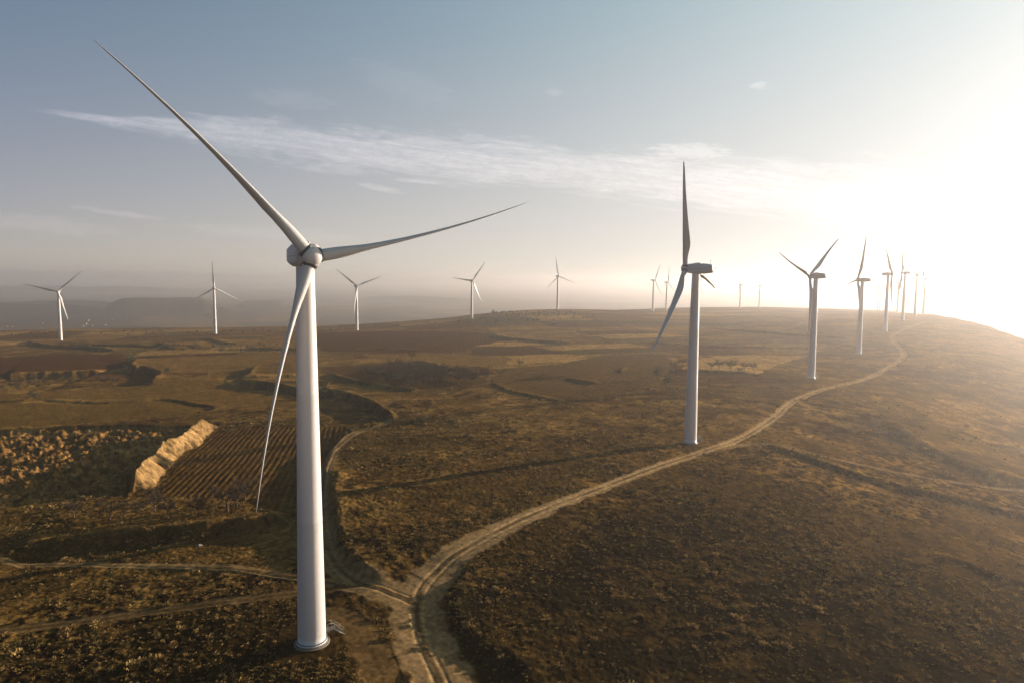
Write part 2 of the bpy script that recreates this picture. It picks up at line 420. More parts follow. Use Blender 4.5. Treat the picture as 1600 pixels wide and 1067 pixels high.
# --- fields
FIELDS = {   # name: polygon, albedo, patchiness, roughness amount
 'vineyard': ([(338, 667), (548, 664), (528, 690), (504, 730), (498, 776), (462, 790), (420, 792), (340, 775), (248, 776), (262, 742), (300, 705)], (0.150, 0.092, 0.044), 0.5),
 'red_far': ([(-40, 559), (100, 554), (188, 553), (198, 562), (190, 572), (150, 579), (60, 583), (-40, 588)], (0.115, 0.058, 0.030), 0.15),
 'tan_left': ([(212, 563), (300, 557), (420, 553), (500, 555), (440, 566), (398, 573), (330, 582), (252, 586), (228, 577), (210, 574)], (0.25, 0.158, 0.074), 0.25),
 'olive': ([(-40, 632), (60, 627), (170, 631), (255, 626), (325, 635), (318, 641), (240, 651), (100, 661), (-40, 669)], (0.225, 0.148, 0.064), 0.25),
 'olive_b': ([(-40, 619), (60, 611), (200, 602), (240, 596), (330, 588), (372, 600), (500, 616), (560, 628), (480, 634), (335, 632), (250, 620), (100, 622)], (0.235, 0.150, 0.066), 0.35),
 'red_mid': ([(488, 521), (600, 517), (745, 519), (792, 528), (770, 536), (715, 545), (640, 551), (500, 548), (488, 535)], (0.105, 0.054, 0.030), 0.15),
 'red_mid_b': ([(735, 543), (800, 541), (830, 543), (895, 552), (800, 555), (738, 555)], (0.100, 0.060, 0.036), 0.15),
 'pale_a': ([(790, 556), (868, 553), (918, 556), (872, 564), (836, 567), (800, 562)], (0.46, 0.31, 0.165), 0.4),
 'pale_b': ([(750, 540), (800, 533), (862, 537), (800, 541)], (0.42, 0.275, 0.14), 0.4),
 'plough_r': ([(768, 598), (772, 588), (800, 574), (884, 566), (940, 556), (1030, 552), (1050, 562), (1046, 580), (1020, 600), (960, 620), (892, 628), (805, 612)], (0.165, 0.108, 0.052), 0.25),
 'pale_c': ([(1062, 577), (1090, 562), (1125, 556), (1190, 555), (1262, 556), (1215, 570), (1185, 584), (1130, 580)], (0.48, 0.325, 0.175), 0.5),
 'tan_up': ([(560, 553), (700, 551), (800, 560), (790, 570), (720, 576), (660, 566), (600, 562)], (0.25, 0.16, 0.074), 0.3),
 'wood_floor': ([(508, 574), (620, 565), (700, 575), (772, 594), (735, 602), (656, 610), (560, 600), (500, 584)], (0.125, 0.080, 0.040), 0.4),
}
field = np.zeros(NV, np.int8)
fpoly = {}
for fi, (nm, (pts, col, pch)) in enumerate(FIELDS.items()):
    P = gp(pts); fpoly[nm] = P
    I = near_poly(P, 3)
    wobx = (fbm(X[I], Y[I], 12, 2, 4) - 0.5) * (RAD[I] / 150.0); woby = (fbm(X[I], Y[I], 12, 2, 5) - 0.5) * (RAD[I] / 100.0)
    field[I[inside(X[I] + wobx, Y[I] + woby, P)]] = fi + 1
field[(on_road > 0.4) | (pit > 0.3) | (spoil > 0.3)] = 0
# furrows of the vineyard and of the far red field
fur = np.zeros(NV, np.float32)
for nm, pa_, pb_, lam, amp in [('vineyard', (256, 775), (369, 670), 1.9, 0.09), ('red_mid', (520, 548), (545, 536), 4.0, 0.06), ('plough_r', (905, 625), (990, 560), 3.5, 0.03)]:
    fi = list(FIELDS).index(nm) + 1; I = np.nonzero(field == fi)[0]
    a_, b_ = gp([pa_, pb_]); dr = (b_ - a_) / np.linalg.norm(b_ - a_); nx, ny = -dr[1], dr[0]
    u = (X[I] - a_[0]) * nx + (Y[I] - a_[1]) * ny + (fbm(X[I], Y[I], 14, 2, 2) - 0.5) * 0.5
    w = np.sin(u * 2 * math.pi / lam)
    brk = np.clip(2.4 * fbm(X[I], Y[I], 4.0, 3, 1) - 0.3, 0.1, 1.6)
    Z[I] += amp * w * brk; fur[I] = w * (1.0 if nm == 'vineyard' else 0.5)

# --- hard standing of each turbine: level ground at its foot
pad = np.zeros(NV, np.float32)
for k, v in TURB.items():
    rr_ = 9.0 if k == 'T1' else max(9.0, math.hypot(v[0], v[1]) * 0.025)
    I = np.nonzero((np.abs(X - v[0]) < rr_ * 3) & (np.abs(Y - v[1]) < rr_ * 3))[0]
    g = np.exp(-(((X[I] - v[0]) ** 2 + (Y[I] - v[1]) ** 2) / rr_ ** 2) ** 1.0)
    Z[I] = Z[I] * (1 - g) + v[2] * g; pad[I] = np.maximum(pad[I], np.exp(-((X[I] - v[0]) ** 2 + (Y[I] - v[1]) ** 2) / 6.0 ** 2))

# --- far land: low mesas, valley swell, mountain ranges
AZ = np.degrees(np.arctan2(X, Y))
valley = sstep(1.15, 1.9, RAD / np.interp(AZ, _rim_a, _rim_r))
hills_m = np.zeros(NV, np.float32)


def mesa(a0, a1, r0, r1, top, steep=0.18, seed=0, flat=True):
    """a hill between two bearings and two distances, its top at the given height"""
    global Z
    I = np.nonzero((AZ > a0 - 8) & (AZ < a1 + 8) & (RAD > r0 * 0.6) & (RAD < r1 * 1.6))[0]
    wv = (fbm(X[I], Y[I], r0 * 0.10, 4, seed) - 0.5)
    u = np.minimum((AZ[I] - a0), (a1 - AZ[I])) / (a1 - a0) * 2 + wv * 0.9
    vv = np.minimum(RAD[I] - r0, r1 - RAD[I]) / (r1 - r0) * 2 + wv * 0.9
    mlt = sstep(-0.35, 0.15 + steep * 2.5, u) * sstep(-0.2, 0.7, vv)
    hz = top + (fbm(X[I], Y[I], r0 * 0.05, 4, seed + 1) - 0.5) * (8 if flat else 60)
    Z[I] = np.maximum(Z[I], -118 * (1 - mlt) + hz * mlt - 40 * (1 - mlt)); hills_m[I] = np.maximum(hills_m[I], sstep(0.1, 0.3, mlt))


Z += valley * (fbm(X, Y, 900, 4, 3) - 0.5) * 22 * sstep(1500, 2600, RAD)
mesa(-31.0, -23.0, 2900, 3900, -47, 0.10, 0)
mesa(-48, -28.0, 3000, 4200, -70, 0.2, 1)
mesa(-22.5, -17.5, 3500, 4600, -88, 0.2, 2)
mesa(-14.5, -2.0, 4400, 6000, -86, 0.25, 3)
mesa(-50, -20, 7200, 9500, -66, 0.3, 4, False)
mesa(-27, -9, 11500, 15000, -68, 0.4, 1, False)
mesa(-12, 1.5, 11000, 14500, -20, 0.9, 2, False)
mesa(-2.5, 6.5, 12500, 16000, -28, 0.7, 5, False)
mesa(-60, -20, 15000, 19000, -60, 0.4, 3, False)

# --- small relief: tussocks and clods
rough = np.ones(NV, np.float32)
for fi, nm in enumerate(FIELDS):
    rough[field == fi + 1] = {'vineyard': 0.8, 'wood_floor': 1.0, 'pale_c': 0.7, 'pale_a': .7}.get(nm, 0.35)
rough *= (1 - 0.85 * on_road) * (1 - 0.7 * pad)
rough *= sstep(3000, 1600, RAD)
clump = fbm(X, Y, 26.0, 3, 2)
tuss = np.clip(fbm(X, Y, 2.1, 3, 1) - 0.5, 0, 1) * 2
Z += rough * (0.34 * tuss * sstep(0.36, 0.62, clump) + 0.24 * (fbm(X, Y, 0.7, 2, 4) - 0.5) * sstep(420, 200, RAD)
              + 0.38 * (fbm(X, Y, 16, 3, 0) - 0.5) + 0.8 * (fbm(X, Y, 60, 2, 5) - 0.5) * sstep(60, 140, RAD) * (1 - pad))
rut = np.exp(-((np.abs(road_s) - 0.85) / 0.32) ** 2) * (road_id != 3)
Z -= 0.10 * rut * on_road

# ------------------------------------------------------------------ albedo of the ground
def mixc(a, b, t): return a * (1 - t[:, None]) + b * t[:, None]


g1 = fbm(X, Y, 45, 4, 1); g2 = fbm(X, Y, 7, 4, 3); g3 = fbm(X, Y, 1.6, 3, 0); g4 = fbm(X, Y, 220, 3, 4)
col = np.tile(np.array([0.165, 0.105, 0.050], np.float32), (NV, 1))
col = mixc(col, np.array([0.265, 0.172, 0.082], np.float32), sstep(0.42, 0.68, 0.5 * g1 + 0.5 * g2))
col = mixc(col, np.array([0.095, 0.066, 0.034], np.float32), sstep(0.55, 0.36, 0.45 * g1 + 0.55 * g2) * 0.8)
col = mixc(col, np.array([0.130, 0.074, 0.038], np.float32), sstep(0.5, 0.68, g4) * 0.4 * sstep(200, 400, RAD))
# pale dry-grass streaks, and the dull hillside on the right
st = sstep(0.56, 0.72, fbm(X * 0.35, Y, 9, 4, 5)) * sstep(120, 260, RAD)
col = mixc(col, np.array([0.30, 0.205, 0.10], np.float32), st * 0.35 * (1 - valley))
col = mixc(col, np.array([0.155, 0.115, 0.066], np.float32), sstep(120, 320, X - 0.55 * Y + 120) * 0.5 * (1 - valley))
for fi, (nm, (pts, fc, pch)) in enumerate(FIELDS.items()):
    I = field == fi + 1
    base_ = np.array(fc, np.float32)[None] * (1 + pch * 1.6 * (g2[I] - 0.5) + 0.35 * (g3[I] - 0.5))[:, None]
    col[I] = base_
I = field == 1
col[I] *= (1 + 0.14 * fur[I] * (0.4 + 1.2 * g2[I]))[:, None]
col = mixc(col, np.array([0.21, 0.135, 0.06], np.float32), (field == 1) * sstep(0.52, 0.7, fbm(X, Y, 9, 4, 2)) * 0.6)
col *= (0.72 + 0.56 * g3)[:, None]
col = mixc(col, np.array([0.075, 0.058, 0.034], np.float32), np.clip(sstep(0.6, 0.85, tuss * 1.4) * sstep(0.4, 0.6, clump), 0, 1) * 0.55 * (field == 0) * (1 - valley))
# bank faces: bare earth above, scrub below
col = mixc(col, np.array([0.13, 0.088, 0.05], np.float32) , bank_face * sstep(0.4, 0.6, g2) * 0.8)
hs = np.array([0.52, 0.375, 0.26], np.float32)[None] * ((0.05 + 0.9 * fbm(X, Y, 0.9, 3, 2) + 0.8 * fbm(X * 0.4 + Y, Y - X, 2.4, 4, 1)) * (1 - 0.6 * sstep(0.60, 0.68, fbm(X, Y, 2.2, 3, 4))))[:, None]
col = col * (1 - spoil[:, None]) + hs * spoil[:, None]
pc_ = np.array([0.30, 0.185, 0.10], np.float32)[None] * (0.55 + 0.9 * fbm(X, Y, 2.4, 4, 0))[:, None]
col = col * (1 - pit[:, None]) + pc_ * pit[:, None]
# tracks: trodden earth, two paler ruts, a darker grassy middle
tw = 0.75 + 0.5 * fbm(X, Y, 3.0, 4, 4)
rc = np.array([0.56, 0.425, 0.335], np.float32)[None] * tw[:, None]
rc = rc * (0.88 + 0.42 * rut * (rn < 1) * (0.6 + 0.8 * fbm(X, Y, 6, 3, 3)))[:, None] * (0.75 + 0.5 * fbm(X, Y, 0.6, 2, 1))[:, None]
mid_g = np.exp(-(road_s / 0.45) ** 2) * sstep(0.35, 0.6, fbm(X, Y, 5, 2, 1))
rc = rc * (1 - 0.6 * mid_g)[:, None]
strength = np.choose(road_id, [0, 1.0, 0.85, 0.3, 0.32, 0.5, 0.7, 0.5]).astype(np.float32)
strength = np.where(road_id == 2, strength * (1 - 0.4 * sstep(112, 135, RAD)), strength)
orr = on_road * strength * (1 - 0.4 * sstep(280, 600, RAD))
col = col * (1 - orr[:, None]) + rc * orr[:, None]
col = mixc(col, np.array([0.17, 0.115, 0.065], np.float32), pad * 0.7)
# valley: patchwork of fields and scrub, wooded hills
vx = np.floor((X * 0.8 + Y * 0.3) / 190 + 2.0 * fbm(X, Y, 500, 2, 1)).astype(np.int64); vy = np.floor((Y * 0.8 - X * 0.3) / 260 + 2.0 * fbm(X, Y, 500, 2, 3)).astype(np.int64)
pr = _tab[0][vx & 255, vy & 255]
vcol = np.array([0.17, 0.115, 0.07], np.float32)[None] * (0.45 + 1.5 * pr)[:, None]
vcol = mixc(vcol, np.array([0.035, 0.034, 0.024], np.float32), sstep(0.50, 0.62, fbm(X, Y, 300, 5, 2)))
vcol = mixc(vcol, np.array([0.045, 0.040, 0.028], np.float32), hills_m * (0.5 + 0.5 * sstep(0.4, 0.6, fbm(X, Y, 160, 4, 5))))
col = col * (1 - valley[:, None]) + vcol * valley[:, None]
# the scrub-grown knoll under the turbine beyond the fields
kn = gp([(772, 492), (830, 489), (905, 490), (945, 497), (880, 503), (760, 510), (690, 508)])
I = near_poly(kn, 2); I = I[inside(X[I], Y[I], kn)]
col[I] = col[I] * 0.5 + np.array([0.06, 0.055, 0.032]) * 0.5 * (0.4 + 1.2 * g2[I])[:, None]
# patchwork of plots on the plateau beyond the near slopes: each its own tilth, thin pale or dark margins between
wx_ = X + 30 * (fbm(X, Y, 120, 3, 1) - 0.5) + 0.25 * Y; wy_ = Y + 24 * (fbm(X, Y, 110, 3, 2) - 0.5) - 0.18 * X
ci = np.floor(wx_ / 86).astype(np.int64); sh = _tab[1][ci & 255, 7] * 50
cj = np.floor((wy_ + sh) / 46).astype(np.int64); pv1 = _tab[2][ci & 255, cj & 255]; pv2 = _tab[3][ci & 255, cj & 255]
ex_ = np.abs(wx_ / 86 - np.round(wx_ / 86)) * 86; ey_ = np.abs((wy_ + sh) / 46 - np.round((wy_ + sh) / 46)) * 46
mg = np.minimum(ex_, ey_ * 1.0); plots = sstep(300, 420, RAD) * (1 - valley) * (field == 0) * sstep(0.42, 0.30, X / np.maximum(Y, 1) - 0.0) * (pv2 > 0.25)
pal = np.array([[0.105, 0.056, 0.030], [0.22, 0.138, 0.064], [0.40, 0.265, 0.13], [0.165, 0.11, 0.048], [0.10, 0.074, 0.036], [0.29, 0.19, 0.085]], np.float32)
pcol = pal[np.minimum((pv1 * 6).astype(int), 5)] * (0.6 + 0.45 * g2 + 0.4 * g3)[:, None]
col = mixc(col, pcol, plots * 0.9)
edge_l = plots * np.exp(-(mg / np.maximum(1.0, RAD * 0.0022)) ** 2) * sstep(0.4, 0.55, fbm(X, Y, 40, 2, 3))
col = mixc(col, np.where((pv2 > 0.55)[:, None], np.array([0.04, 0.030, 0.018], np.float32), np.array([0.45, 0.30, 0.15], np.float32)), edge_l * 0.85)
col = mixc(col, np.array([0.36, 0.235, 0.11], np.float32), bank_lip * (1 - on_road) * 0.75 * sstep(0.30, 0.5, fbm(X, Y, 14, 3, 1)) * (1 - 0.6 * sstep(160, 120, RAD)))
col *= np.array([0.345, 0.276, 0.150], np.float32)
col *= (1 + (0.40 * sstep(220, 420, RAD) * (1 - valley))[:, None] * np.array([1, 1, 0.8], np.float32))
gold = sstep(0.50, 0.66, fbm(X, Y, 17, 4, 0)) * (field == 0) * (1 - on_road) * (1 - valley) * sstep(120, 190, RAD)
col *= (1 + 0.35 * gold)[:, None]
col *= (0.45 + 1.1 * fbm(X, Y, 0.55, 2, 5))[:, None]
# near slope's shade and lens fall-off, painted into the ground colour
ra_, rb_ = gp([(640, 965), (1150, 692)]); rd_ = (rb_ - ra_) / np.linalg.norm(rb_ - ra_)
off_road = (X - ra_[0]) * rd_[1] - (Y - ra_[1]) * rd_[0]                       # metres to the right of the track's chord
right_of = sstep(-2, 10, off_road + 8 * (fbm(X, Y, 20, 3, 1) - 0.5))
near_shade = sstep(225, 125, RAD + 60 * (fbm(X, Y, 40, 3, 2) - 0.5)) * right_of + 0.8 * sstep(135, 100, RAD + 40 * (fbm(X, Y, 30, 3, 4) - 0.5))
calm = sstep(125, 150, RAD) * (1 - right_of) * sstep(330, 240, RAD)             # lighter, less mottled ground left of the track
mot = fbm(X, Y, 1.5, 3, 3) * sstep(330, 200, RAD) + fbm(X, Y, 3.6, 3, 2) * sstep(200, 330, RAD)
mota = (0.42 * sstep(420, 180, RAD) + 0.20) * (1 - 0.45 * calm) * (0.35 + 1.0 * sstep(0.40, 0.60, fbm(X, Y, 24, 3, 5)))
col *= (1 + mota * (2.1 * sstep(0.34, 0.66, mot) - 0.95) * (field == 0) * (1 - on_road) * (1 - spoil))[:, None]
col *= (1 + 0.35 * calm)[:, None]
near_shade = np.clip(near_shade, 0, 1) * (1 - on_road)
col = mixc(col, np.array([0.0115, 0.0080, 0.0034], np.float32), near_shade * (0.56 + 0.4 * sstep(0.4, 0.6, g2)))
col = np.clip(col, 0.004, 0.6)

# ------------------------------------------------------------------ materials
def new_mat(name):
    mt = bpy.data.materials.new(name); mt.use_nodes = True
    return mt, NT(mt.node_tree), mt.node_tree.nodes['Principled BSDF']


def ground_material():
    mt, N, b = new_mat('dry_ground')
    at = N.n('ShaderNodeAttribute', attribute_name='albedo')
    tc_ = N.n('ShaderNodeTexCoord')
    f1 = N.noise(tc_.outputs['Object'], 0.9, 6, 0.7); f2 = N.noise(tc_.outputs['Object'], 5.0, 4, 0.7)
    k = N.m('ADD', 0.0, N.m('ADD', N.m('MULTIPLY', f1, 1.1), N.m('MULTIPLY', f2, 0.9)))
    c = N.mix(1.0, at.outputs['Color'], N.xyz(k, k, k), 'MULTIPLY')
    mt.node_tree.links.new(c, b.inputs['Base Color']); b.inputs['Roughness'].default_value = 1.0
    b.inputs['Specular IOR Level'].default_value = 0.0
    bp = N.n('ShaderNodeBump'); bp.inputs['Strength'].default_value = 0.7; bp.inputs['Distance'].default_value = 0.10
    N.put(bp.inputs['Height'], f1); mt.node_tree.links.new(bp.outputs[0], b.inputs['Normal'])
    return mt


GROUND = ground_material()


def plain(name, colr, rough=0.6, var=0.15, scale=1.5, metal=0.0, bump=0.0, stretch=None):
    mt, N, b = new_mat(name)
    tc_ = N.n('ShaderNodeTexCoord'); v = tc_.outputs['Object']
    if stretch:
        mp = N.n('ShaderNodeMapping'); mp.inputs['Scale'].default_value = stretch; N.put(mp.inputs[0], v); v = mp.outputs[0]
    f = N.noise(v, scale, 5, 0.6)
    k = N.m('ADD', 1 - var, N.m('MULTIPLY', f, var * 2))
    c = N.mix(1.0, (*colr, 1), N.xyz(k, k, k), 'MULTIPLY')
    mt.node_tree.links.new(c, b.inputs['Base Color']); b.inputs['Roughness'].default_value = rough; b.inputs['Metallic'].default_value = metal
    if rough >= 0.9: b.inputs['Specular IOR Level'].default_value = 0.05
    if bump:
        bp = N.n('ShaderNodeBump'); bp.inputs['Strength'].default_value = bump; N.put(bp.inputs['Height'], f); mt.node_tree.links.new(bp.outputs[0], b.inputs['Normal'])
    return mt


def leaf_material(name, colr, var=0.5):
    """foliage or twigs: colour from the mesh, a little light let through"""
    mt, N, b = new_mat(name)
    at = N.n('ShaderNodeAttribute', attribute_name='tint')
    c = N.mix(1.0, at.outputs['Color'], (*colr, 1), 'MULTIPLY')
    mt.node_tree.links.new(c, b.inputs['Base Color']); b.inputs['Roughness'].default_value = 1.0; b.inputs['Specular IOR Level'].default_value = 0.0
    tr = N.n('ShaderNodeBsdfTranslucent'); mt.node_tree.links.new(c, tr.inputs[0])
    mx = N.n('ShaderNodeMixShader'); mx.inputs[0].default_value = 0.15
    out = mt.node_tree.nodes['Material Output']
    mt.node_tree.links.new(b.outputs[0], mx.inputs[1]); mt.node_tree.links.new(tr.outputs[0], mx.inputs[2]); mt.node_tree.links.new(mx.outputs[0], out.inputs[0])
    return mt


PAINT = plain('white_tower_paint', (0.49, 0.44, 0.40), 0.45, 0.10, 0.9, stretch=(1, 1, 0.06))
BLADE = plain('white_blade_paint', (0.42, 0.39, 0.355), 0.38, 0.05, 0.4)
NACELLE = plain('white_nacelle_shell', (0.46, 0.42, 0.38), 0.45, 0.07, 0.8)
STEEL = plain('galvanised_steel', (0.11, 0.10, 0.085), 0.5, 0.1, 8, 0.3)
GRATE = plain('dark_step_grating', (0.07, 0.062, 0.05), 0.8, 0.2, 6)
DARK = plain('dark_gap', (0.05, 0.05, 0.05), 0.7, 0.2, 3)
CONCRETE = plain('concrete', (0.16, 0.13, 0.10), 0.9, 0.2, 2.0, 0, 0.3)
BARK = plain('grey_brown_bark', (0.085, 0.066, 0.050), 0.95, 0.3, 4)
TWIG = leaf_material('bare_twigs', (0.050, 0.037, 0.026))
EVER = leaf_material('dark_evergreen_leaves', (0.050, 0.055, 0.028))
SCRUB = leaf_material('dry_scrub_leaves', (0.20, 0.130, 0.047))
WALLP = plain('limewashed_wall', (0.12, 0.10, 0.085), 0.9, 0.12, 0.6)
ROOFT = plain('clay_roof', (0.30, 0.14, 0.09), 0.9, 0.25, 1.0)
STONE = plain('pale_stone', (0.17, 0.15, 0.12), 0.9, 0.2, 1.0)

# ------------------------------------------------------------------ objects
def add(name, mesh, mat=None, parent=None):
    o = bpy.data.objects.new(name, mesh); C.objects.link(o)
    if mat and not mesh.materials: mesh.materials.append(mat)
    if parent: o.parent = parent
    return o


def empty(name, loc, rz=0.0):
    o = bpy.data.objects.new(name, None); C.objects.link(o); o.location = loc; o.rotation_euler = (0, 0, rz); o.empty_display_size = 0.5
    return o


def tag(o, label=None, cat=None, group=None, kind=None):
    if label: o['label'] = label
    if cat: o['category'] = cat
    if group: o['group'] = group
    if kind: o['kind'] = kind
    return o


def mesh_np(name, co, faces, smooth=True, tint=None):
    """mesh from an (n,3) array and an (m,k) array of equal-sided faces"""
    me = bpy.data.meshes.new(name); k = faces.shape[1]
    me.vertices.add(len(co)); me.vertices.foreach_set('co', np.ascontiguousarray(co, np.float32).ravel())
    me.loops.add(faces.size); me.loops.foreach_set('vertex_index', np.ascontiguousarray(faces, np.int32).ravel())
    me.polygons.add(len(faces)); me.polygons.foreach_set('loop_start', np.arange(0, faces.size, k, dtype=np.int32))
    me.polygons.foreach_set('loop_total', np.full(len(faces), k, np.int32)) if False else None
    me.update(calc_edges=True)
    me.polygons.foreach_set('use_smooth', np.full(len(faces), smooth, bool))
    if tint is not None:
        a = me.attributes.new('tint', 'FLOAT_COLOR', 'POINT'); t = np.ones((len(co), 4), np.float32); t[:, :3] = tint
        a.data.foreach_set('color', t.ravel())
    return me


# --- the ground, cut into named sheets that share their edges
idx = np.arange(NV, dtype=np.int32).reshape(NR, NA)
quads = np.stack([idx[:-1, :-1], idx[:-1, 1:], idx[1:, 1:], idx[1:, :-1]], -1).reshape(-1, 4)[:, ::-1]
fr = lambda arr: arr[quads[:, 0]]
lab = np.zeros(len(quads), np.int8)                       # 0 ground
lab[(fr(valley) > 0.5)] = 5
lab[(fr(hills_m) > 0.5)] = 6
lab[(fr(field) > 0) & (fr(field) != 13)] = 3
lab[fr(field) == 1] = 2
lab[fr(pit) > 0.5] = 4
lab[fr(spoil) > 0.5] = 7
lab[(fr(on_road) > 0.5) & (fr(strength) > 0)] = 1
GN = {0: ('ground', 'structure'), 1: ('dirt_track', 'structure'), 2: ('vineyard_ground', 'structure'), 3: ('field', 'structure'), 4: ('rubble', 'stuff'), 5: ('valley_ground', 'structure'), 6: ('hills', 'structure'), 7: ('earth_bank', 'structure')}
VCO = np.stack([X, Y, Z], -1)
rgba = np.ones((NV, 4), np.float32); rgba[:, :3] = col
GLAB = {'ground': 'dry brown grassland of the plateau', 'dirt_track': 'pale rutted dirt tracks winding between the turbines', 'vineyard_ground': 'furrowed field in rows beside the bright earth bank',
        'field': 'flat brown farm fields on the plateau', 'rubble': 'lumpy heaps of dug earth in the sunken pit', 'valley_ground': 'hazy valley floor beyond the plateau', 'hills': 'hazy flat topped hills and mountains on the horizon',
        'earth_bank': 'bare sunlit earth bank beside the furrowed field'}
for l, (nm, kd) in GN.items():
    F = quads[lab == l]
    if not len(F): continue
    used = np.zeros(NV, bool); used[F.ravel()] = True; ids = np.nonzero(used)[0]
    remap = np.full(NV, -1, np.int32); remap[ids] = np.arange(len(ids))
    me = mesh_np(nm, VCO[ids], remap[F])
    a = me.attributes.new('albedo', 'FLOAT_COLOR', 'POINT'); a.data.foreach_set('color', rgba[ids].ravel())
    tag(add(nm, me, GROUND), GLAB[nm], None, None, kd)

ZG = Z.reshape(NR, NA)


def gz(x, y):
    """height of the finished ground"""
    x = np.atleast_1d(np.asarray(x, float)); y = np.atleast_1d(np.asarray(y, float))
    a = np.degrees(np.arctan2(x, y)); r = np.hypot(x, y)
    ia = np.clip(np.searchsorted(AA, a) - 1, 0, NA - 2); ir = np.clip(np.searchsorted(RR, r) - 1, 0, NR - 2)
    fa = np.clip((a - AA[ia]) / (AA[ia + 1] - AA[ia]), 0, 1); f_r = np.clip((r - RR[ir]) / (RR[ir + 1] - RR[ir]), 0, 1)
    return (ZG[ir, ia] * (1 - fa) + ZG[ir, ia + 1] * fa) * (1 - f_r) + (ZG[ir + 1, ia] * (1 - fa) + ZG[ir + 1, ia + 1] * fa) * f_r


def gidx(x, y):
    a = np.degrees(np.arctan2(x, y)); r = np.hypot(x, y)
    ia = np.clip(np.searchsorted(AA, a), 0, NA - 1); ir = np.clip(np.searchsorted(RR, r), 0, NR - 1)
    return ir * NA + ia


# ------------------------------------------------------------------ wind turbine
def lathe(prof, n, axis='Z'):
    """rings of (radius, position) turned about an axis, ends closed by their radii"""
    co, fc = [], []
    for r, z in prof:
        for k in range(n):
            t = 2 * math.pi * k / n
            co.append((r * math.cos(t), r * math.sin(t), z) if axis == 'Z' else (r * math.sin(t), z, r * math.cos(t)))
    for i in range(len(prof) - 1):
        for k in range(n):
            a, b = i * n + k, i * n + (k + 1) % n
            fc.append((a, b, b + n, a + n))
    return co, fc


def mesh_py(name, co, fc, smooth=True):
    me = bpy.data.meshes.new(name); me.from_pydata([tuple(c) for c in co], [], fc); me.update()
    me.polygons.foreach_set('use_smooth', np.full(len(me.polygons), smooth, bool))
    return me


def bevel_mesh(me, w, seg=2, ang=30):
    bm = bmesh.new(); bm.from_mesh(me)
    bmesh.ops.recalc_face_normals(bm, faces=bm.faces[:])
    ed = [e for e in bm.edges if len(e.link_faces) == 2 and e.calc_face_angle() > rad(ang)]
    bmesh.ops.bevel(bm, geom=ed, offset=w, segments=seg, profile=0.6, affect='EDGES')
    bm.to_mesh(me); bm.free()
    return me


def boxes(name, items, bev=0.0):
    """boxes (cx,cy,cz,sx,sy,sz) in one mesh"""
    bm = bmesh.new()
    for cx, cy, cz, sx, sy, sz in items:
        r = bmesh.ops.create_cube(bm, size=1.0)
        bmesh.ops.scale(bm, vec=(sx, sy, sz), verts=r['verts']); bmesh.ops.translate(bm, vec=(cx, cy, cz), verts=r['verts'])
    me = bpy.data.meshes.new(name); bm.to_mesh(me); bm.free()
    if bev: bevel_mesh(me, bev, 1)
    return me


def rods(name, items, n=8):
    co, fc = [], []
    for p, q_, r0, r1 in items:
        p = Vector(p); q_ = Vector(q_); d = (q_ - p).normalized(); u = d.orthogonal().normalized(); w = d.cross(u); o = len(co)
        for c0, r in ((p, r0), (q_, r1)):
            for k in range(n):
                t = 2 * math.pi * k / n; co.append(c0 + (u * math.cos(t) + w * math.sin(t)) * r)
        for k in range(n): fc.append((o + k, o + (k + 1) % n, o + n + (k + 1) % n, o + n + k))
        fc.append(tuple(range(o + n - 1, o - 1, -1))); fc.append(tuple(range(o + n, o + 2 * n)))
    return mesh_py(name, co, fc)


TOWER_H, HUB_H, BLADE_R = 53.45, 55.0, 33.0


def tower_mesh():
    zs = [0.32, 0.33, 0.5, 0.51] + list(np.linspace(1.5, 17.9, 5)) + [18.0] + list(np.linspace(18.1, 35.9, 4)) + [36.0] + list(np.linspace(36.1, TOWER_H - 0.3, 4)) + [TOWER_H]
    prof = []
    for z in zs:
        r = 1.97 + (1.20 - 1.97) * (z / TOWER_H)
        if z <= 0.5: r += 0.16
        if z in (18.0, 36.0): r += 0.012
        prof.append((r, z))
    prof = [(0.3, 0.32)] + prof + [(0.3, TOWER_H)]
    co, fc = lathe(prof, 56)
    me = mesh_py('tower', co, fc)
    return me


def nacelle_mesh():
    # cross-sections along y: (y, half width, bottom z, top z, chamfer)
    secs = [(2.35, 1.30, 53.75, 56.15, 0.45), (2.15, 1.52, 53.55, 56.35, 0.45), (0.2, 1.62, 53.25, 56.55, 0.5), (-2.5, 1.62, 53.35, 56.5, 0.5), (-4.7, 1.50, 53.6, 56.25, 0.5), (-5.25, 1.32, 53.75, 55.95, 0.5), (-5.5, 1.05, 54.0, 55.5, 0.4)]
    co, fc = [], []
    for y, w, b, t, c in secs:
        for x, z in ((-w + c, b), (w - c, b), (w, b + c), (w, t - c), (w - c, t), (-w + c, t), (-w, t - c), (-w, b + c)): co.append((x, y, z))
    n = 8
    for i in range(len(secs) - 1):
        for k in range(n): fc.append((i * n + k, i * n + (k + 1) % n, (i + 1) * n + (k + 1) % n, (i + 1) * n + k))
    fc.append(tuple(range(n))); fc.append(tuple(range((len(secs) - 1) * n + n - 1, (len(secs) - 1) * n - 1, -1)))
    me = mesh_py('nacelle', co, fc); bevel_mesh(me, 0.16, 2, 15)
    me.polygons.foreach_set('use_smooth', np.ones(len(me.polygons), bool))
    return me


def hub_mesh():
    prof = [(0.2, -1.05), (0.95, -1.05), (1.0, -0.85), (1.02, -0.84), (1.24, -0.75), (1.30, -0.2), (1.30, 0.4), (1.20, 0.85), (0.98, 1.15), (0.62, 1.36), (0.25, 1.45), (0.01, 1.46)]
    co, fc = lathe(prof, 40, 'Y')
    fc = [f[::-1] for f in fc]
    me = mesh_py('rotor_hub', co, fc)
    return me


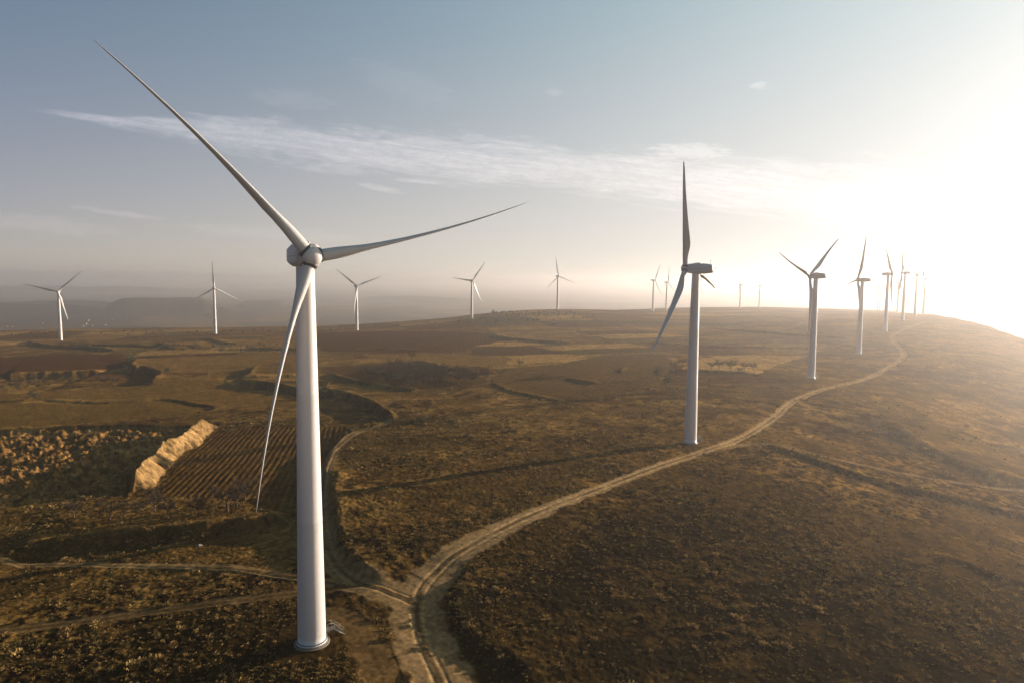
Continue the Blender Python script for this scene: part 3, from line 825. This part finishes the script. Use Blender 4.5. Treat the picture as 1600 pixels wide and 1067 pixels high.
def collar_mesh():
    prof = [(0.6, 0.95), (1.0, 0.95), (1.0, 1.22), (0.92, 1.24), (0.92, 1.40), (0.6, 1.40)]
    co, fc = lathe(prof, 32)
    return mesh_py('blade_collar', co, fc)


def blade_mesh():
    st = [0.035, 0.06, 0.09, 0.12, 0.16, 0.20, 0.25, 0.31, 0.40, 0.50, 0.60, 0.70, 0.80, 0.88, 0.94, 0.975, 0.993, 1.0]
    n = 28; co, fc = [], []
    for t in st:
        chord = np.interp(t, [0.035, 0.08, 0.14, 0.24, 0.31, 0.5, 0.7, 0.88, 0.96, 0.993, 1.0], [1.62, 1.62, 1.9, 2.42, 2.25, 1.62, 1.10, 0.70, 0.50, 0.25, 0.06])
        thick = np.interp(t, [0.035, 0.08, 0.14, 0.24, 0.4, 0.6, 0.8, 0.95, 1.0], [1.62, 1.60, 1.25, 0.78, 0.50, 0.32, 0.19, 0.10, 0.02])
        rnd = float(1 - sstep(0.05, 0.22, np.array(t)))
        tw = rad(np.interp(t, [0, 0.2, 0.5, 1.0], [14, 11, 4, 0]))
        bow = -0.8 * 4 * (t - t * t)
        le = 0.81 - 0.30 * (t > 0.0) * min(t / 0.5, 1.0) * 0.9      # leading edge kept nearly straight
        for k in range(n):
            a = 2 * math.pi * k / n
            cy, cx = math.cos(a) * 0.81, math.sin(a) * 0.81
            u = 0.5 * (1 - math.cos(a))                       # 0 leading edge .. 1 trailing edge
            yt = 0.5 * thick * (2.969 * math.sqrt(u) - 1.26 * u - 3.516 * u * u + 2.843 * u ** 3 - 1.0 * u ** 4) * (1.0 if a <= math.pi else -1.0) * 1.0
            ay, ax_ = le - u * chord, yt
            y = cy * rnd + ay * (1 - rnd); x = cx * rnd + ax_ * (1 - rnd)
            x, y = x * math.cos(tw) - y * math.sin(tw), x * math.sin(tw) + y * math.cos(tw)
            co.append((x + bow, y, t * BLADE_R))
    for i in range(len(st) - 1):
        for k in range(n): fc.append((i * n + k, i * n + (k + 1) % n, (i + 1) * n + (k + 1) % n, (i + 1) * n + k))
    fc.append(tuple(range((len(st) - 1) * n, len(st) * n)))
    return mesh_py('blade', co, fc)


def foundation_mesh():
    prof = [(0.3, -1.5), (2.5, -1.5), (2.5, 0.10), (2.44, 0.15), (2.26, 0.16), (2.24, 0.31), (0.3, 0.31)]
    co, fc = lathe(prof, 56); return mesh_py('foundation', co, fc, False)


def bolts_mesh():
    # a toothed ring: the row of nuts round the tower's foot flange
    co, fc = [], []; n = 192
    for k in range(n):
        t = 2 * math.pi * k / n; h = 0.64 if k % 3 == 0 else 0.53
        for r_, z_ in ((2.00, 0.5), (2.10, 0.5), (2.10, h), (2.00, h)): co.append((r_ * math.cos(t), r_ * math.sin(t), z_))
    for k in range(n):
        a, b = k * 4, ((k + 1) % n) * 4
        for q_ in range(4): fc.append((a + q_, b + q_, b + (q_ + 1) % 4, a + (q_ + 1) % 4))
    return mesh_py('bolt_ring', co, fc, False)


M_TOWER, M_NAC, M_HUB, M_COL, M_BLADE, M_FOUND, M_BOLT = tower_mesh(), nacelle_mesh(), hub_mesh(), collar_mesh(), blade_mesh(), foundation_mesh(), bolts_mesh()
M_HATCH = boxes('roof_hatch', [(0, -0.6, 56.58, 1.3, 2.0, 0.30)], 0.08)
M_MAST = rods('wind_vane', [((0.5, -4.3, 56.1), (0.5, -4.3, 57.6), 0.045, 0.03), ((0.2, -4.3, 57.25), (0.8, -4.3, 57.25), 0.03, 0.03), ((0.2, -4.3, 57.25), (0.2, -4.3, 57.5), 0.07, 0.07), ((0.8, -4.3, 57.25), (0.8, -4.3, 57.5), 0.05, 0.05)])
M_RAIL = rods('rear_rail', [((-0.7, -5.3, 55.2), (-0.7, -6.3, 55.15), 0.06, 0.06), ((0.7, -5.3, 55.2), (0.7, -6.3, 55.15), 0.06, 0.06), ((-0.7, -6.3, 55.15), (0.7, -6.3, 55.15), 0.06, 0.06)])
M_SEAM = boxes('side_seam', [(-1.63, -1.1, 54.75, 0.03, 5.4, 0.05), (1.63, -1.1, 54.75, 0.03, 5.4, 0.05)])


def door_mesh():
    # a curved panel standing 25 mm proud of the tower's skin
    co, fc = [], []; n = 8; z0, z1 = 1.25, 3.35
    for z in (z0, z1):
        r0 = 1.97 - 0.77 * z / TOWER_H
        for rr in (r0 - 0.05, r0 + 0.03):
            for k in range(n + 1):
                t = -0.22 + 0.44 * k / n; co.append((rr * math.cos(t), rr * math.sin(t), z))
    m_ = n + 1; I_ = lambda zi, ri, k: zi * 2 * m_ + ri * m_ + k
    for k in range(n):
        fc.append((I_(0, 1, k), I_(0, 1, k + 1), I_(1, 1, k + 1), I_(1, 1, k)))
        fc.append((I_(1, 0, k), I_(1, 1, k), I_(1, 1, k + 1), I_(1, 0, k + 1))); fc.append((I_(0, 0, k + 1), I_(0, 1, k + 1), I_(0, 1, k), I_(0, 0, k)))
    for k in (0, n): fc.append((I_(0, 0, k), I_(0, 1, k), I_(1, 1, k), I_(1, 0, k)))
    return mesh_py('door', co, fc, False)


def stairs_meshes():
    steps = [(2.0 + 0.62, 0, 1.18, 1.15, 1.1, 0.06)] + [(3.35 + 0.28 * i, 0, 0.98 - 0.20 * i, 0.27, 1.0, 0.05) for i in range(5)]
    st = boxes('steps', steps)
    it = []
    for y in (-0.52, 0.52):
        it += [((2.15, y, 2.15), (3.2, y, 2.15), 0.024, 0.024), ((3.2, y, 2.15), (4.5, y, 1.15), 0.024, 0.024), ((2.15, y, 1.7), (3.2, y, 1.7), 0.025, 0.025), ((3.2, y, 1.7), (4.5, y, 0.7), 0.025, 0.025),
               ((2.15, y, -0.1), (2.15, y, 2.15), 0.03, 0.03), ((3.2, y, -0.1), (3.2, y, 2.15), 0.03, 0.03), ((4.5, y, -0.1), (4.5, y, 1.15), 0.03, 0.03), ((3.2, y, 1.1), (4.7, y, -0.05), 0.06, 0.06)]
    return st, rods('handrail', it, 8)


M_DOOR = door_mesh(); M_STEPS, M_HAND = stairs_meshes()
TGROUP = 'white wind turbines of the wind farm'
LABELS = {
 'T1': 'tallest and closest white wind turbine, standing beside the forked dirt track',
 'T2': 'white wind turbine seen side on, nearest one right of the tallest turbine',
 'T3': 'white wind turbine third along the ridge track, two blades raised in a wide V',
 'T4': 'hazy wind turbine fourth along the ridge, one blade up, nacelle pointing right',
 'T5': 'hazy ridge turbine with its rotor right of the nacelle, one blade hanging down',
 'T6': 'pale wind turbine with a blade straight up, sixth along the ridge row',
 'T7': 'pale wind turbine facing the viewer near the ridge end, second from the right',
 'T8': 'faint distant wind turbine partly hidden behind the hanging blade on the hazy ridge',
 'T9': 'faintest tiny wind turbine between two nearer towers on the hazy ridge',
 'T10': 'pale wind turbine standing last at the right end of the ridge row',
 'T11': 'tiny faint wind turbine, left one of the close pair behind the hazy ridge',
 'T12': 'tiny faint wind turbine, right one of the close pair behind the hazy ridge',
 'C1': 'small distant wind turbine, left one of the pair left of the side-on rotor',
 'C2': 'small distant wind turbine with one blade straight up, close left of the side-on rotor',
 'C3': 'small faint side-on wind turbine, left of two on the hazy skyline past mid-picture',
 'C4': 'small faint wind turbine facing the viewer, right of two on the hazy skyline',
 'C5': 'distant wind turbine hidden behind the tower of the side-on turbine, one blade tip showing',
 'L1': 'white wind turbine on the plain farthest to the left, above the village',
 'L2': 'white wind turbine with one blade straight up in front of the flat-topped hill',
 'L3': 'white wind turbine with two raised blades just right of the tallest turbine\'s tower',
 'L4': 'white wind turbine left of the scrubby knoll, one blade level to the left',
 'L5': 'white wind turbine standing on top of the scrubby knoll',
}


def put_turbine(key, detail):
    x, y, z, yaw, ph, cone, oh = TURB[key]
    t = empty('wind_turbine', (x, y, float(gz(x, y)[0]) if key != 'T1' else 0.0), -rad(yaw))
    tag(t, LABELS[key], 'wind turbine', TGROUP)
    add('tower', M_TOWER, PAINT, t)
    f = add('foundation', M_FOUND, CONCRETE, t)
    nac = add('nacelle', M_NAC, NACELLE, t)
    base = Matrix.Translation((0, oh, HUB_H - (0.45 if key == 'T1' else 0.0))) @ Matrix.Rotation(rad(4), 4, 'X')
    hub = add('rotor_hub', M_HUB, NACELLE, t); hub.matrix_local = base
    for k in range(3):
        b = add('blade', M_BLADE, BLADE, t)
        b.matrix_local = base @ Matrix.Rotation(rad(ph + 120 * k), 4, 'Y') @ Matrix.Rotation(-rad(cone), 4, 'X') @ Matrix.Rotation(rad(58) if key[0] in 'L' else 0.0, 4, 'Z')
        if detail: add('blade_collar', M_COL, STEEL, b)
    if detail:
        add('roof_hatch', M_HATCH, NACELLE, nac); add('side_seam', M_SEAM, DARK, nac); add('rear_rail', M_RAIL, STEEL, nac)
        add('bolt_ring', M_BOLT, DARK, f)
        az_door = rad(38) if key == 'T1' else rad(20)
        d = add('door', M_DOOR, NACELLE, t); s_ = add('steps', M_STEPS, GRATE, t); hr = add('handrail', M_HAND, STEEL, s_)
        for o in (d, s_): o.rotation_euler = (0, 0, az_door + rad(yaw))
    add('wind_vane', M_MAST, STEEL, nac)
    return t


for key in TURB: put_turbine(key, key in ('T1', 'T2', 'T3', 'T4', 'T5'))

# ------------------------------------------------------------------ trees
def tree_meshes(h, spread, nb, seed, crown='bare'):
    r = random.Random(seed); seg = []
    th = h * 0.34
    lean = Vector((r.uniform(-.08, .08), r.uniform(-.08, .08), 1)).normalized()
    top = lean * th
    trunk = [((0, 0, -0.4), top * 0.5, h * 0.030, h * 0.024), (top * 0.5, top, h * 0.024, h * 0.019)]
    tips = []
    for k in range(nb):
        a = 2 * math.pi * k / nb + r.uniform(-.4, .4); up = r.uniform(0.45, 1.3)
        d = Vector((math.cos(a), math.sin(a), up)).normalized(); L = h * r.uniform(0.26, 0.40) * spread
        q0 = top * r.uniform(0.8, 1.0); q1 = q0 + d * L
        trunk.append((q0, q1, h * 0.013, h * 0.006)); tips.append((q0 + d * L * 0.5, d, L)); tips.append((q1, d, L))
    tm = rods('trunk', trunk, 6)
    co, fc, tint = [], [], []
    def quad(p, d, L, w, tn):
        s = d.orthogonal().normalized(); s.rotate(Matrix.Rotation(r.uniform(0, 6.28), 3, d)); o = len(co)
        co.extend([p - s * w, p + s * w, p + d * L + s * w * 0.25, p + d * L - s * w * 0.25]); fc.append((o, o + 1, o + 2, o + 3)); tint.extend([tn] * 4)
    if crown == 'bare':
        for (p, d, L) in tips:
            for j in range(26):
                dd = (d + Vector((r.uniform(-1, 1), r.uniform(-1, 1), r.uniform(-.45, 1.0))) * 1.0).normalized(); l = L * r.uniform(0.35, 0.85)
                quad(p, dd, l, h * 0.004, r.uniform(.7, 1.3))
                for m_ in range(3):
                    p2 = p + dd * l * r.uniform(.3, .95); d2 = (dd + Vector((r.uniform(-1, 1), r.uniform(-1, 1), r.uniform(-.5, .9)))).normalized()
                    quad(p2, d2, l * r.uniform(.3, .6), h * 0.0035, r.uniform(.7, 1.4))
    else:
        n = 520
        lobes = [(Vector((r.uniform(-.22, .22) * spread, r.uniform(-.22, .22) * spread, r.uniform(.38, .80))) * h, h * r.uniform(.13, .24)) for _ in range(9)]
        for j in range(n):
            c, rr = r.choice(lobes); v = Vector((r.gauss(0, 1), r.gauss(0, 1), r.gauss(0, 1))).normalized()
            p = c + v * rr * r.uniform(.55, 1.05)
            quad(p, (v + Vector((r.uniform(-.8, .8), r.uniform(-.8, .8), r.uniform(-.4, .8)))).normalized(), h * r.uniform(.04, .08), h * r.uniform(.015, .035), r.uniform(.6, 1.6))
    t = np.repeat(np.array(tint, np.float32)[:, None], 3, 1)
    cm = mesh_np('crown', np.array([tuple(c) for c in co]), np.array(fc), False, t)
    return tm, cm


BARE = [tree_meshes(5.5, s, nb, sd) for s, nb, sd in ((1.0, 6, 1), (1.15, 7, 2), (0.95, 5, 3), (1.25, 7, 4))]
LEAFY = [tree_meshes(5.0, s, 6, sd, 'leafy') for s, sd in ((1.2, 11), (1.6, 12), (0.9, 13))]


def put_tree(kind, x, y, scale, rz, name, label, cat, group=None, i=None):
    lst = BARE if kind == 'bare' else LEAFY
    tm, cm = lst[(i if i is not None else random.randrange(len(lst))) % len(lst)]
    t = empty(name, (x, y, float(gz(x, y)[0]) - 0.05), rz); t.scale = (scale,) * 3
    tag(t, label, cat, group)
    add('trunk', tm, BARK, t); add('crown', cm, TWIG if kind == 'bare' else EVER, t)
    return t


ROW = [((116, 812), 5.0, 'leftmost bare tree in the row below the dug pit'), ((172, 816), 5.0, 'second bare tree from the left in the row below the pit'),
       ((218, 814), 4.6, 'small bare tree right of the pit\'s dark corner, lower of two'), ((242, 801), 5.2, 'small bare tree close under the end of the bright earth bank'),
       ((262, 812), 4.8, 'small bare tree at the edge of the shaded strip, below the bank end'), ((310, 810), 5.0, 'low bare tree beside the shaded strip, under the furrowed field'),
       ((356, 800), 7.4, 'largest dark bare tree at the foot of the furrowed field'), ((370, 793), 5.2, 'bare tree tucked close behind the largest one'),
       ((383, 781), 6.4, 'bare tree highest up the furrowed field, left of the hanging blade tip')]
for i, (p, h, lb) in enumerate(ROW):
    x, y = ground_point(*p); put_tree('bare', x, y, h / 4.8, random.uniform(0, 6.3), 'bare_tree', lb, 'tree', 'bare trees below the furrowed field', i)
SINGLES = [('leafy', (203, 567), 9.0, 'dark dense tree at the head of the curved bank', 1), ('leafy', (262, 588), 5.0, 'low round bush on the tan field right of the curved bank', 1), ('leafy', (52, 624), 5.5, 'small dark bush at the left end of the thin field edge', 0),
           ('bare', (643, 562), 7.0, 'lone bare tree on the field edge above the brush wood', 2), ('leafy', (505, 616), 6.5, 'dark bush at the end of the curved bank, against the tallest tower', 1),
           ('bare', (163, 599), 5.5, 'left one of two small round trees beside the scrubby bank', 1), ('bare', (180, 598), 5.5, 'right one of two small round trees beside the scrubby bank', 3),
           ('bare', (1052, 577), 7.0, 'bare tree left of the pale patch behind the side-on turbine', 0), ('bare', (1065, 574), 7.0, 'bare tree against the pale patch, close left of the side-on tower', 1),
           ('leafy', (1028, 592), 7.0, 'dark tree at the left end of the thicket by the side-on tower', 0), ('leafy', (1041, 604), 6.0, 'dark bush lowest in the thicket left of the side-on tower', 1), ('bare', (1054, 592), 7.5, 'bare tree in the middle of the thicket left of the side-on tower', 2),
           ('bare', (1112, 579), 6.0, 'first bare tree in the row right of the side-on tower', 0), ('bare', (1123, 578), 7.0, 'second bare tree in the row right of the side-on tower', 1), ('bare', (1141, 581), 7.5, 'fullest bare tree, third in the row right of the side-on tower', 3),
           ('bare', (1155, 583), 5.0, 'lowest bare tree, fourth in the row right of the side-on tower', 2), ('bare', (1163, 581), 7.0, 'slim bare tree, fifth in the row right of the side-on tower', 0), ('bare', (1177, 580), 6.0, 'last bare tree at the right end of the row behind the side-on tower', 1),
           ('bare', (812, 571), 5.0, 'small bare tree on the thin dark field line right of the brush wood', 1), ('leafy', (1296, 0), 0, '', 0)]
for kd, p, h, lb, i in SINGLES:
    if h <= 0: continue
    x, y = ground_point(*p); put_tree(kd, x, y, h / (5.5 if kd == 'bare' else 5.0), random.uniform(0, 6.3), 'bare_tree' if kd == 'bare' else 'evergreen_tree', lb, 'tree', None, i)


def scatter_in(poly_px, n, seed, mind):
    P = gp(poly_px); r = np.random.default_rng(seed); out = []
    lo, hi = P.min(0), P.max(0); tries = 0
    while len(out) < n and tries < 6000:
        tries += 1
        q_ = lo + r.random(2) * (hi - lo)
        if inside(q_[:1], q_[1:], P)[0] and all(np.hypot(*(q_ - o)) > mind for o in out): out.append(q_)
    return out


for x, y in scatter_in([(560, 590), (620, 572), (690, 578), (760, 594), (735, 600), (656, 607), (600, 603)], 110, 5, 3.2):
    put_tree('bare', x, y, random.uniform(.8, 1.4), random.uniform(0, 6.3), 'bare_tree', 'bare tree among the brush wood between the fields', 'tree', 'bare trees of the brush wood')
for x, y in scatter_in([(594, 598), (640, 592), (650, 606), (615, 604)], 5, 6, 5.0):
    put_tree('leafy', x, y, random.uniform(.8, 1.2), random.uniform(0, 6.3), 'evergreen_tree', 'dark evergreen at the near edge of the brush wood', 'tree', 'dark evergreens of the brush wood')
for x, y in scatter_in([(0, 592), (150, 585), (160, 592), (60, 608), (0, 612)], 26, 8, 5.0):
    put_tree('bare', x, y, random.uniform(.45, .8), random.uniform(0, 6.3), 'scrub_tree', 'low grey scrub tree on the long bank under the red field', 'tree', 'scrub trees on the long bank')
for x, y in scatter_in([(772, 491), (830, 489), (905, 490), (940, 497), (880, 502), (780, 508), (700, 506)], 90, 9, 6.0):
    put_tree('leafy', x, y, random.uniform(.45, .95), random.uniform(0, 6.3), 'evergreen_bush', 'dark evergreen bush growing on the scrubby knoll', 'bush', 'evergreen bushes on the knoll')
for x, y in scatter_in([(766, 491), (800, 489.5), (803, 492), (768, 494)], 9, 10, 7.0):
    put_tree('leafy', x, y, random.uniform(1.0, 1.4), random.uniform(0, 6.3), 'evergreen_tree', 'taller dark tree on the left shoulder of the knoll', 'tree', 'taller trees on the knoll shoulder')
for x, y in scatter_in([(240, 540), (420, 540), (500, 545), (500, 552), (240, 548)], 40, 12, 9.0) + scatter_in([(0, 519), (330, 518), (620, 510), (720, 504), (700, 508), (600, 514), (330, 525), (0, 526)], 60, 13, 12.0):
    put_tree('leafy', x, y, random.uniform(.35, .8), random.uniform(0, 6.3), 'evergreen_bush', 'small dark bush on the far edge of the plateau fields', 'bush', 'bushes along the far fields')

# ------------------------------------------------------------------ low scrub
def shrub_mesh(seed, n=46):
    r = random.Random(seed); co, fc, tint = [], [], []
    lob = [(Vector((r.uniform(-.28, .28), r.uniform(-.28, .28), r.uniform(.02, .2))), r.uniform(.2, .36)) for _ in range(4)]
    for j in range(n):
        c, R_ = r.choice(lob); v = Vector((r.gauss(0, 1), r.gauss(0, 1), abs(r.gauss(0, .9)) + .1)).normalized()
        p = c + v * R_ * r.uniform(.5, 1.0); d = (v + Vector((r.uniform(-.6, .6), r.uniform(-.6, .6), r.uniform(0, .8)))).normalized()
        s = d.orthogonal().normalized(); s.rotate(Matrix.Rotation(r.uniform(0, 6.28), 3, d)); L = r.uniform(.14, .30); w = r.uniform(.05, .10); o = len(co)
        tn = r.uniform(.55, 1.35)
        co.extend([p - s * w, p + s * w, p + d * L + s * w * .5, p + d * L - s * w * .5]); fc.append((o, o + 1, o + 2, o + 3)); tint.extend([tn] * 4)
    return np.array([tuple(c) for c in co], np.float32), np.array(fc, np.int32), np.array(tint, np.float32)


SHR = [shrub_mesh(100 + k) for k in range(8)]
TUFT = [shrub_mesh(200 + k, 13) for k in range(6)]


def blob(sx, sy, px, rad_m):
    c = ground_point(*px); return np.exp(-((sx - c[0]) ** 2 + (sy - c[1]) ** 2) / rad_m ** 2)


BLOBS = [((1270, 860), 26, .9), ((560, 1040), 8, .8), ((600, 985), 6, .9), ((1180, 990), 12, .6), ((300, 1000), 14, .4), ((770, 985), 9, .7), ((420, 1060), 10, .6), ((640, 860), 8, .6), ((760, 900), 6, .8), ((900, 850), 18, .3)]


def scatter(n_try, rmax, base, amp, keepf, fade0):
    aa_ = rng.uniform(rad(-42), rad(42), n_try); r_ = np.sqrt(rng.uniform(72 ** 2, rmax ** 2, n_try))
    x, y = r_ * np.sin(aa_), r_ * np.cos(aa_); gi = gidx(x, y)
    d = base + amp * sstep(0.47, 0.66, fbm(x, y, 28, 4, 2)) * sstep(0.36, 0.6, fbm(x, y, 6, 3, 4)) + 0.35 * amp * sstep(0.55, 0.68, fbm(x, y, 8, 3, 1))
    for p, w, a in BLOBS: d += a * amp * blob(x, y, p, w)
    d += 0.6 * amp * bank_face[gi]
    d = np.where(pit[gi] > .4, 0.55 * amp, d)
    d *= (on_road[gi] < 0.3) * (field[gi] == 0) * (spoil[gi] < .1) * (pad[gi] < .5) * sstep(rmax, fade0, r_)
    k = rng.random(n_try) < d * keepf
    return x[k], y[k], r_[k]


sx, sy, rr_ = scatter(80000, 400, 0.02, 0.8, 0.5, 170)
size = np.clip(rng.lognormal(-0.42, 0.50, len(sx)), 0.28, 2.2) * (0.85 + 0.3 * sstep(150, 300, rr_))
order = np.argsort(-(size / rr_)); sx, sy, size = sx[order], sy[order], size[order]
tx, ty, tr = scatter(240000, 270, 0.14, 0.75, 0.6, 130)
tsize = np.clip(rng.lognormal(-0.90, 0.42, len(tx)), 0.18, 0.9) * (0.8 + 0.5 * sstep(110, 240, tr))
sz = gz(sx, sy) - 0.06
srot = rng.uniform(0, 6.28, len(sx)); skind = rng.integers(0, 8, len(sx))


def tints(n):
    """straw, tawny, grey-green and dead-brown plants"""
    pal = np.array([[1.25, 1.22, 1.15], [1.0, 0.95, 0.85], [0.62, 0.70, 0.72], [0.55, 0.50, 0.50], [1.40, 1.36, 1.25]], np.float32)
    return pal[rng.choice(5, n, p=[.28, .30, .18, .16, .08])] * rng.uniform(.75, 1.25, (n, 1)).astype(np.float32)


stint = tints(len(sx))
vis = np.nonzero(np.abs(np.arctan2(sx, sy)) < rad(35))[0][:300]
ind = np.zeros(len(sx), bool); ind[vis] = True
pal_me = []
for k, (c, f, t) in enumerate(SHR):
    for q_ in range(3):
        tc3 = np.array([[1.2, 1.17, 1.1], [0.95, 0.9, 0.82], [0.6, 0.66, 0.66]][q_], np.float32)
        pal_me.append(mesh_np('low_shrub', c, f, False, t[:, None] * tc3[None]))
for i in vis:
    o = add('low_shrub', pal_me[skind[i] * 3 + int(rng.integers(0, 3))], SCRUB); o.location = (sx[i], sy[i], sz[i]); o.rotation_euler = (0, 0, srot[i]); o.scale = (size[i] * 1.1, size[i] * 1.1, size[i])
    tag(o, 'rounded dry tawny shrub, one of the larger ones on the near grassland', 'shrub', 'larger shrubs of the near grassland')
cos_, fas_, tis_ = [], [], []; off = 0


def pour(lst, xs, ys, zs, ss, cols):
    global off
    for i in range(len(xs)):
        c, f, t = lst[i % len(lst)]; a_ = rng.uniform(0, 6.28); ca, sa = math.cos(a_), math.sin(a_); s_ = ss[i]
        cos_.append(np.stack([(c[:, 0] * ca - c[:, 1] * sa) * s_ * 1.1 + xs[i], (c[:, 0] * sa + c[:, 1] * ca) * s_ * 1.1 + ys[i], c[:, 2] * s_ + zs[i]], -1))
        fas_.append(f + off); tis_.append(t[:, None] * cols[i][None]); off += len(c)


ni = ~ind
pour(SHR, sx[ni], sy[ni], sz[ni], size[ni], stint[ni])
pour(TUFT, tx, ty, gz(tx, ty) - 0.04, tsize, tints(len(tx)))
o = add('scrub', mesh_np('scrub', np.concatenate(cos_), np.concatenate(fas_), False, np.concatenate(tis_)), SCRUB)
tag(o, 'countless small dry tufts and shrubs scattered over the grassland', None, None, 'stuff')
print('tufts', len(tx))
print('shrubs', len(sx), 'grid', NR, NA)

# ------------------------------------------------------------------ small things far off
def house(px, w, d, h, rz, label, roofc=ROOFT):
    x, y = ground_point(px[0], min(px[1], 512.5)); w *= 0.55; d *= 0.6; h *= 0.7; t = empty('house', (x, y, float(gz(x, y)[0])), rz)
    tag(t, label, 'house', 'village houses in the valley')
    add('wall', boxes('wall', [(0, 0, h / 2 - 1.0, w, d, h + 2.0)]), WALLP, t)
    co = [(-w / 2 - .3, -d / 2 - .3, h), (w / 2 + .3, -d / 2 - .3, h), (w / 2 + .3, d / 2 + .3, h), (-w / 2 - .3, d / 2 + .3, h), (-w / 2 - .3, 0, h + d * .3), (w / 2 + .3, 0, h + d * .3)]
    add('roof', mesh_py('roof', co, [(0, 1, 5, 4), (2, 3, 4, 5), (1, 2, 5), (3, 0, 4), (3, 2, 1, 0)], False), roofc, t)


for p, w, lb in [((10, 517.5), 12, 'white house at the far left of the valley village'), ((18, 518), 10, 'pale house beside the leftmost white house'), ((65, 507), 14, 'lone pale house among dark trees left of the left turbine'),
                 ((130, 514), 12, 'reddish pale house lowest in the village right of the left turbine'), ((135, 509.5), 12, 'white house just above the middle of the village'), ((143, 512), 14, 'largest white house in the middle of the village'),
                 ((164, 511), 12, 'white house at the right end of the village'), ((138, 502), 14, 'pale house high on the valley side above the village'), ((174, 501), 14, 'long pale house below the flat-topped hill'), ((11, 491), 14, 'pale house high on the wooded slope at the left')]:
    house(p, w, w * .7, 5.0, random.uniform(-.5, .5), lb)

x, y = ground_point(866, 506)
t = empty('shed', (x, y, float(gz(x, y)[0])), rad(8)); tag(t, 'long low white shed below the scrubby knoll', 'shed')
add('wall', boxes('wall', [(0, 0, 0.7, 6.5, 3.0, 2.6)]), WALLP, t)
add('roof', mesh_py('roof', [(-3.5, -1.8, 2.0), (3.5, -1.8, 2.0), (3.5, 1.8, 2.5), (-3.5, 1.8, 2.5), (-3.5, -1.8, 2.1), (3.5, -1.8, 2.1), (3.5, 1.8, 2.6), (-3.5, 1.8, 2.6)],
                   [(3, 2, 1, 0), (4, 5, 6, 7), (0, 1, 5, 4), (1, 2, 6, 5), (2, 3, 7, 6), (3, 0, 4, 7)], False), WALLP, t)


def rock(px, s, label):
    bm = bmesh.new(); bmesh.ops.create_icosphere(bm, subdivisions=2, radius=s)
    r = random.Random(int(px[0]))
    for v in bm.verts: v.co *= r.uniform(.75, 1.2); v.co.z *= 0.6
    me = bpy.data.meshes.new('boulder'); bm.to_mesh(me); bm.free()
    x, y = ground_point(*px); o = add('boulder', me, STONE); o.location = (x, y, float(gz(x, y)[0]) + s * .15); tag(o, label, 'boulder')


rock((311, 841), 0.55, 'pale boulder on the grass under the shaded strip')
r_ = random.Random(3); it = []
for k in range(26):
    p = Vector((r_.uniform(-2.6, 2.6), r_.uniform(-.9, .9), r_.uniform(.05, .5))); a = r_.uniform(0, 6.28); d = Vector((math.cos(a), math.sin(a), r_.uniform(-.1, .4))) * r_.uniform(.5, 1.2)
    it.append((p, p + d, .05, .03))
x, y = ground_point(357, 671); o = add('brushwood_pile', rods('brushwood_pile', it, 5), STONE); o.location = (x, y, float(gz(x, y)[0])); tag(o, 'pale heap of cut branches at the top of the furrowed field', 'brushwood')

# ------------------------------------------------------------------ the air
hb = boxes('haze', [(0, 0, 0, 76000, 76000, 1.0)])
zlo, zhi = float(Z.min()) - 2.0, 101.0
for v in hb.vertices: v.co.z = zlo if v.co.z < 0 else zhi
mt = bpy.data.materials.new('haze_air'); mt.use_nodes = True; nt = mt.node_tree; nt.nodes.clear()
ho = nt.nodes.new('ShaderNodeOutputMaterial'); pv = nt.nodes.new('ShaderNodeVolumePrincipled')
pv.inputs['Color'].default_value = (1.0, 0.93, 0.875, 1); pv.inputs['Density'].default_value = 0.00024; pv.inputs['Anisotropy'].default_value = 0.79
nt.links.new(pv.outputs[0], ho.inputs['Volume'])
tag(add('haze', hb, mt), None, None, None, 'stuff')
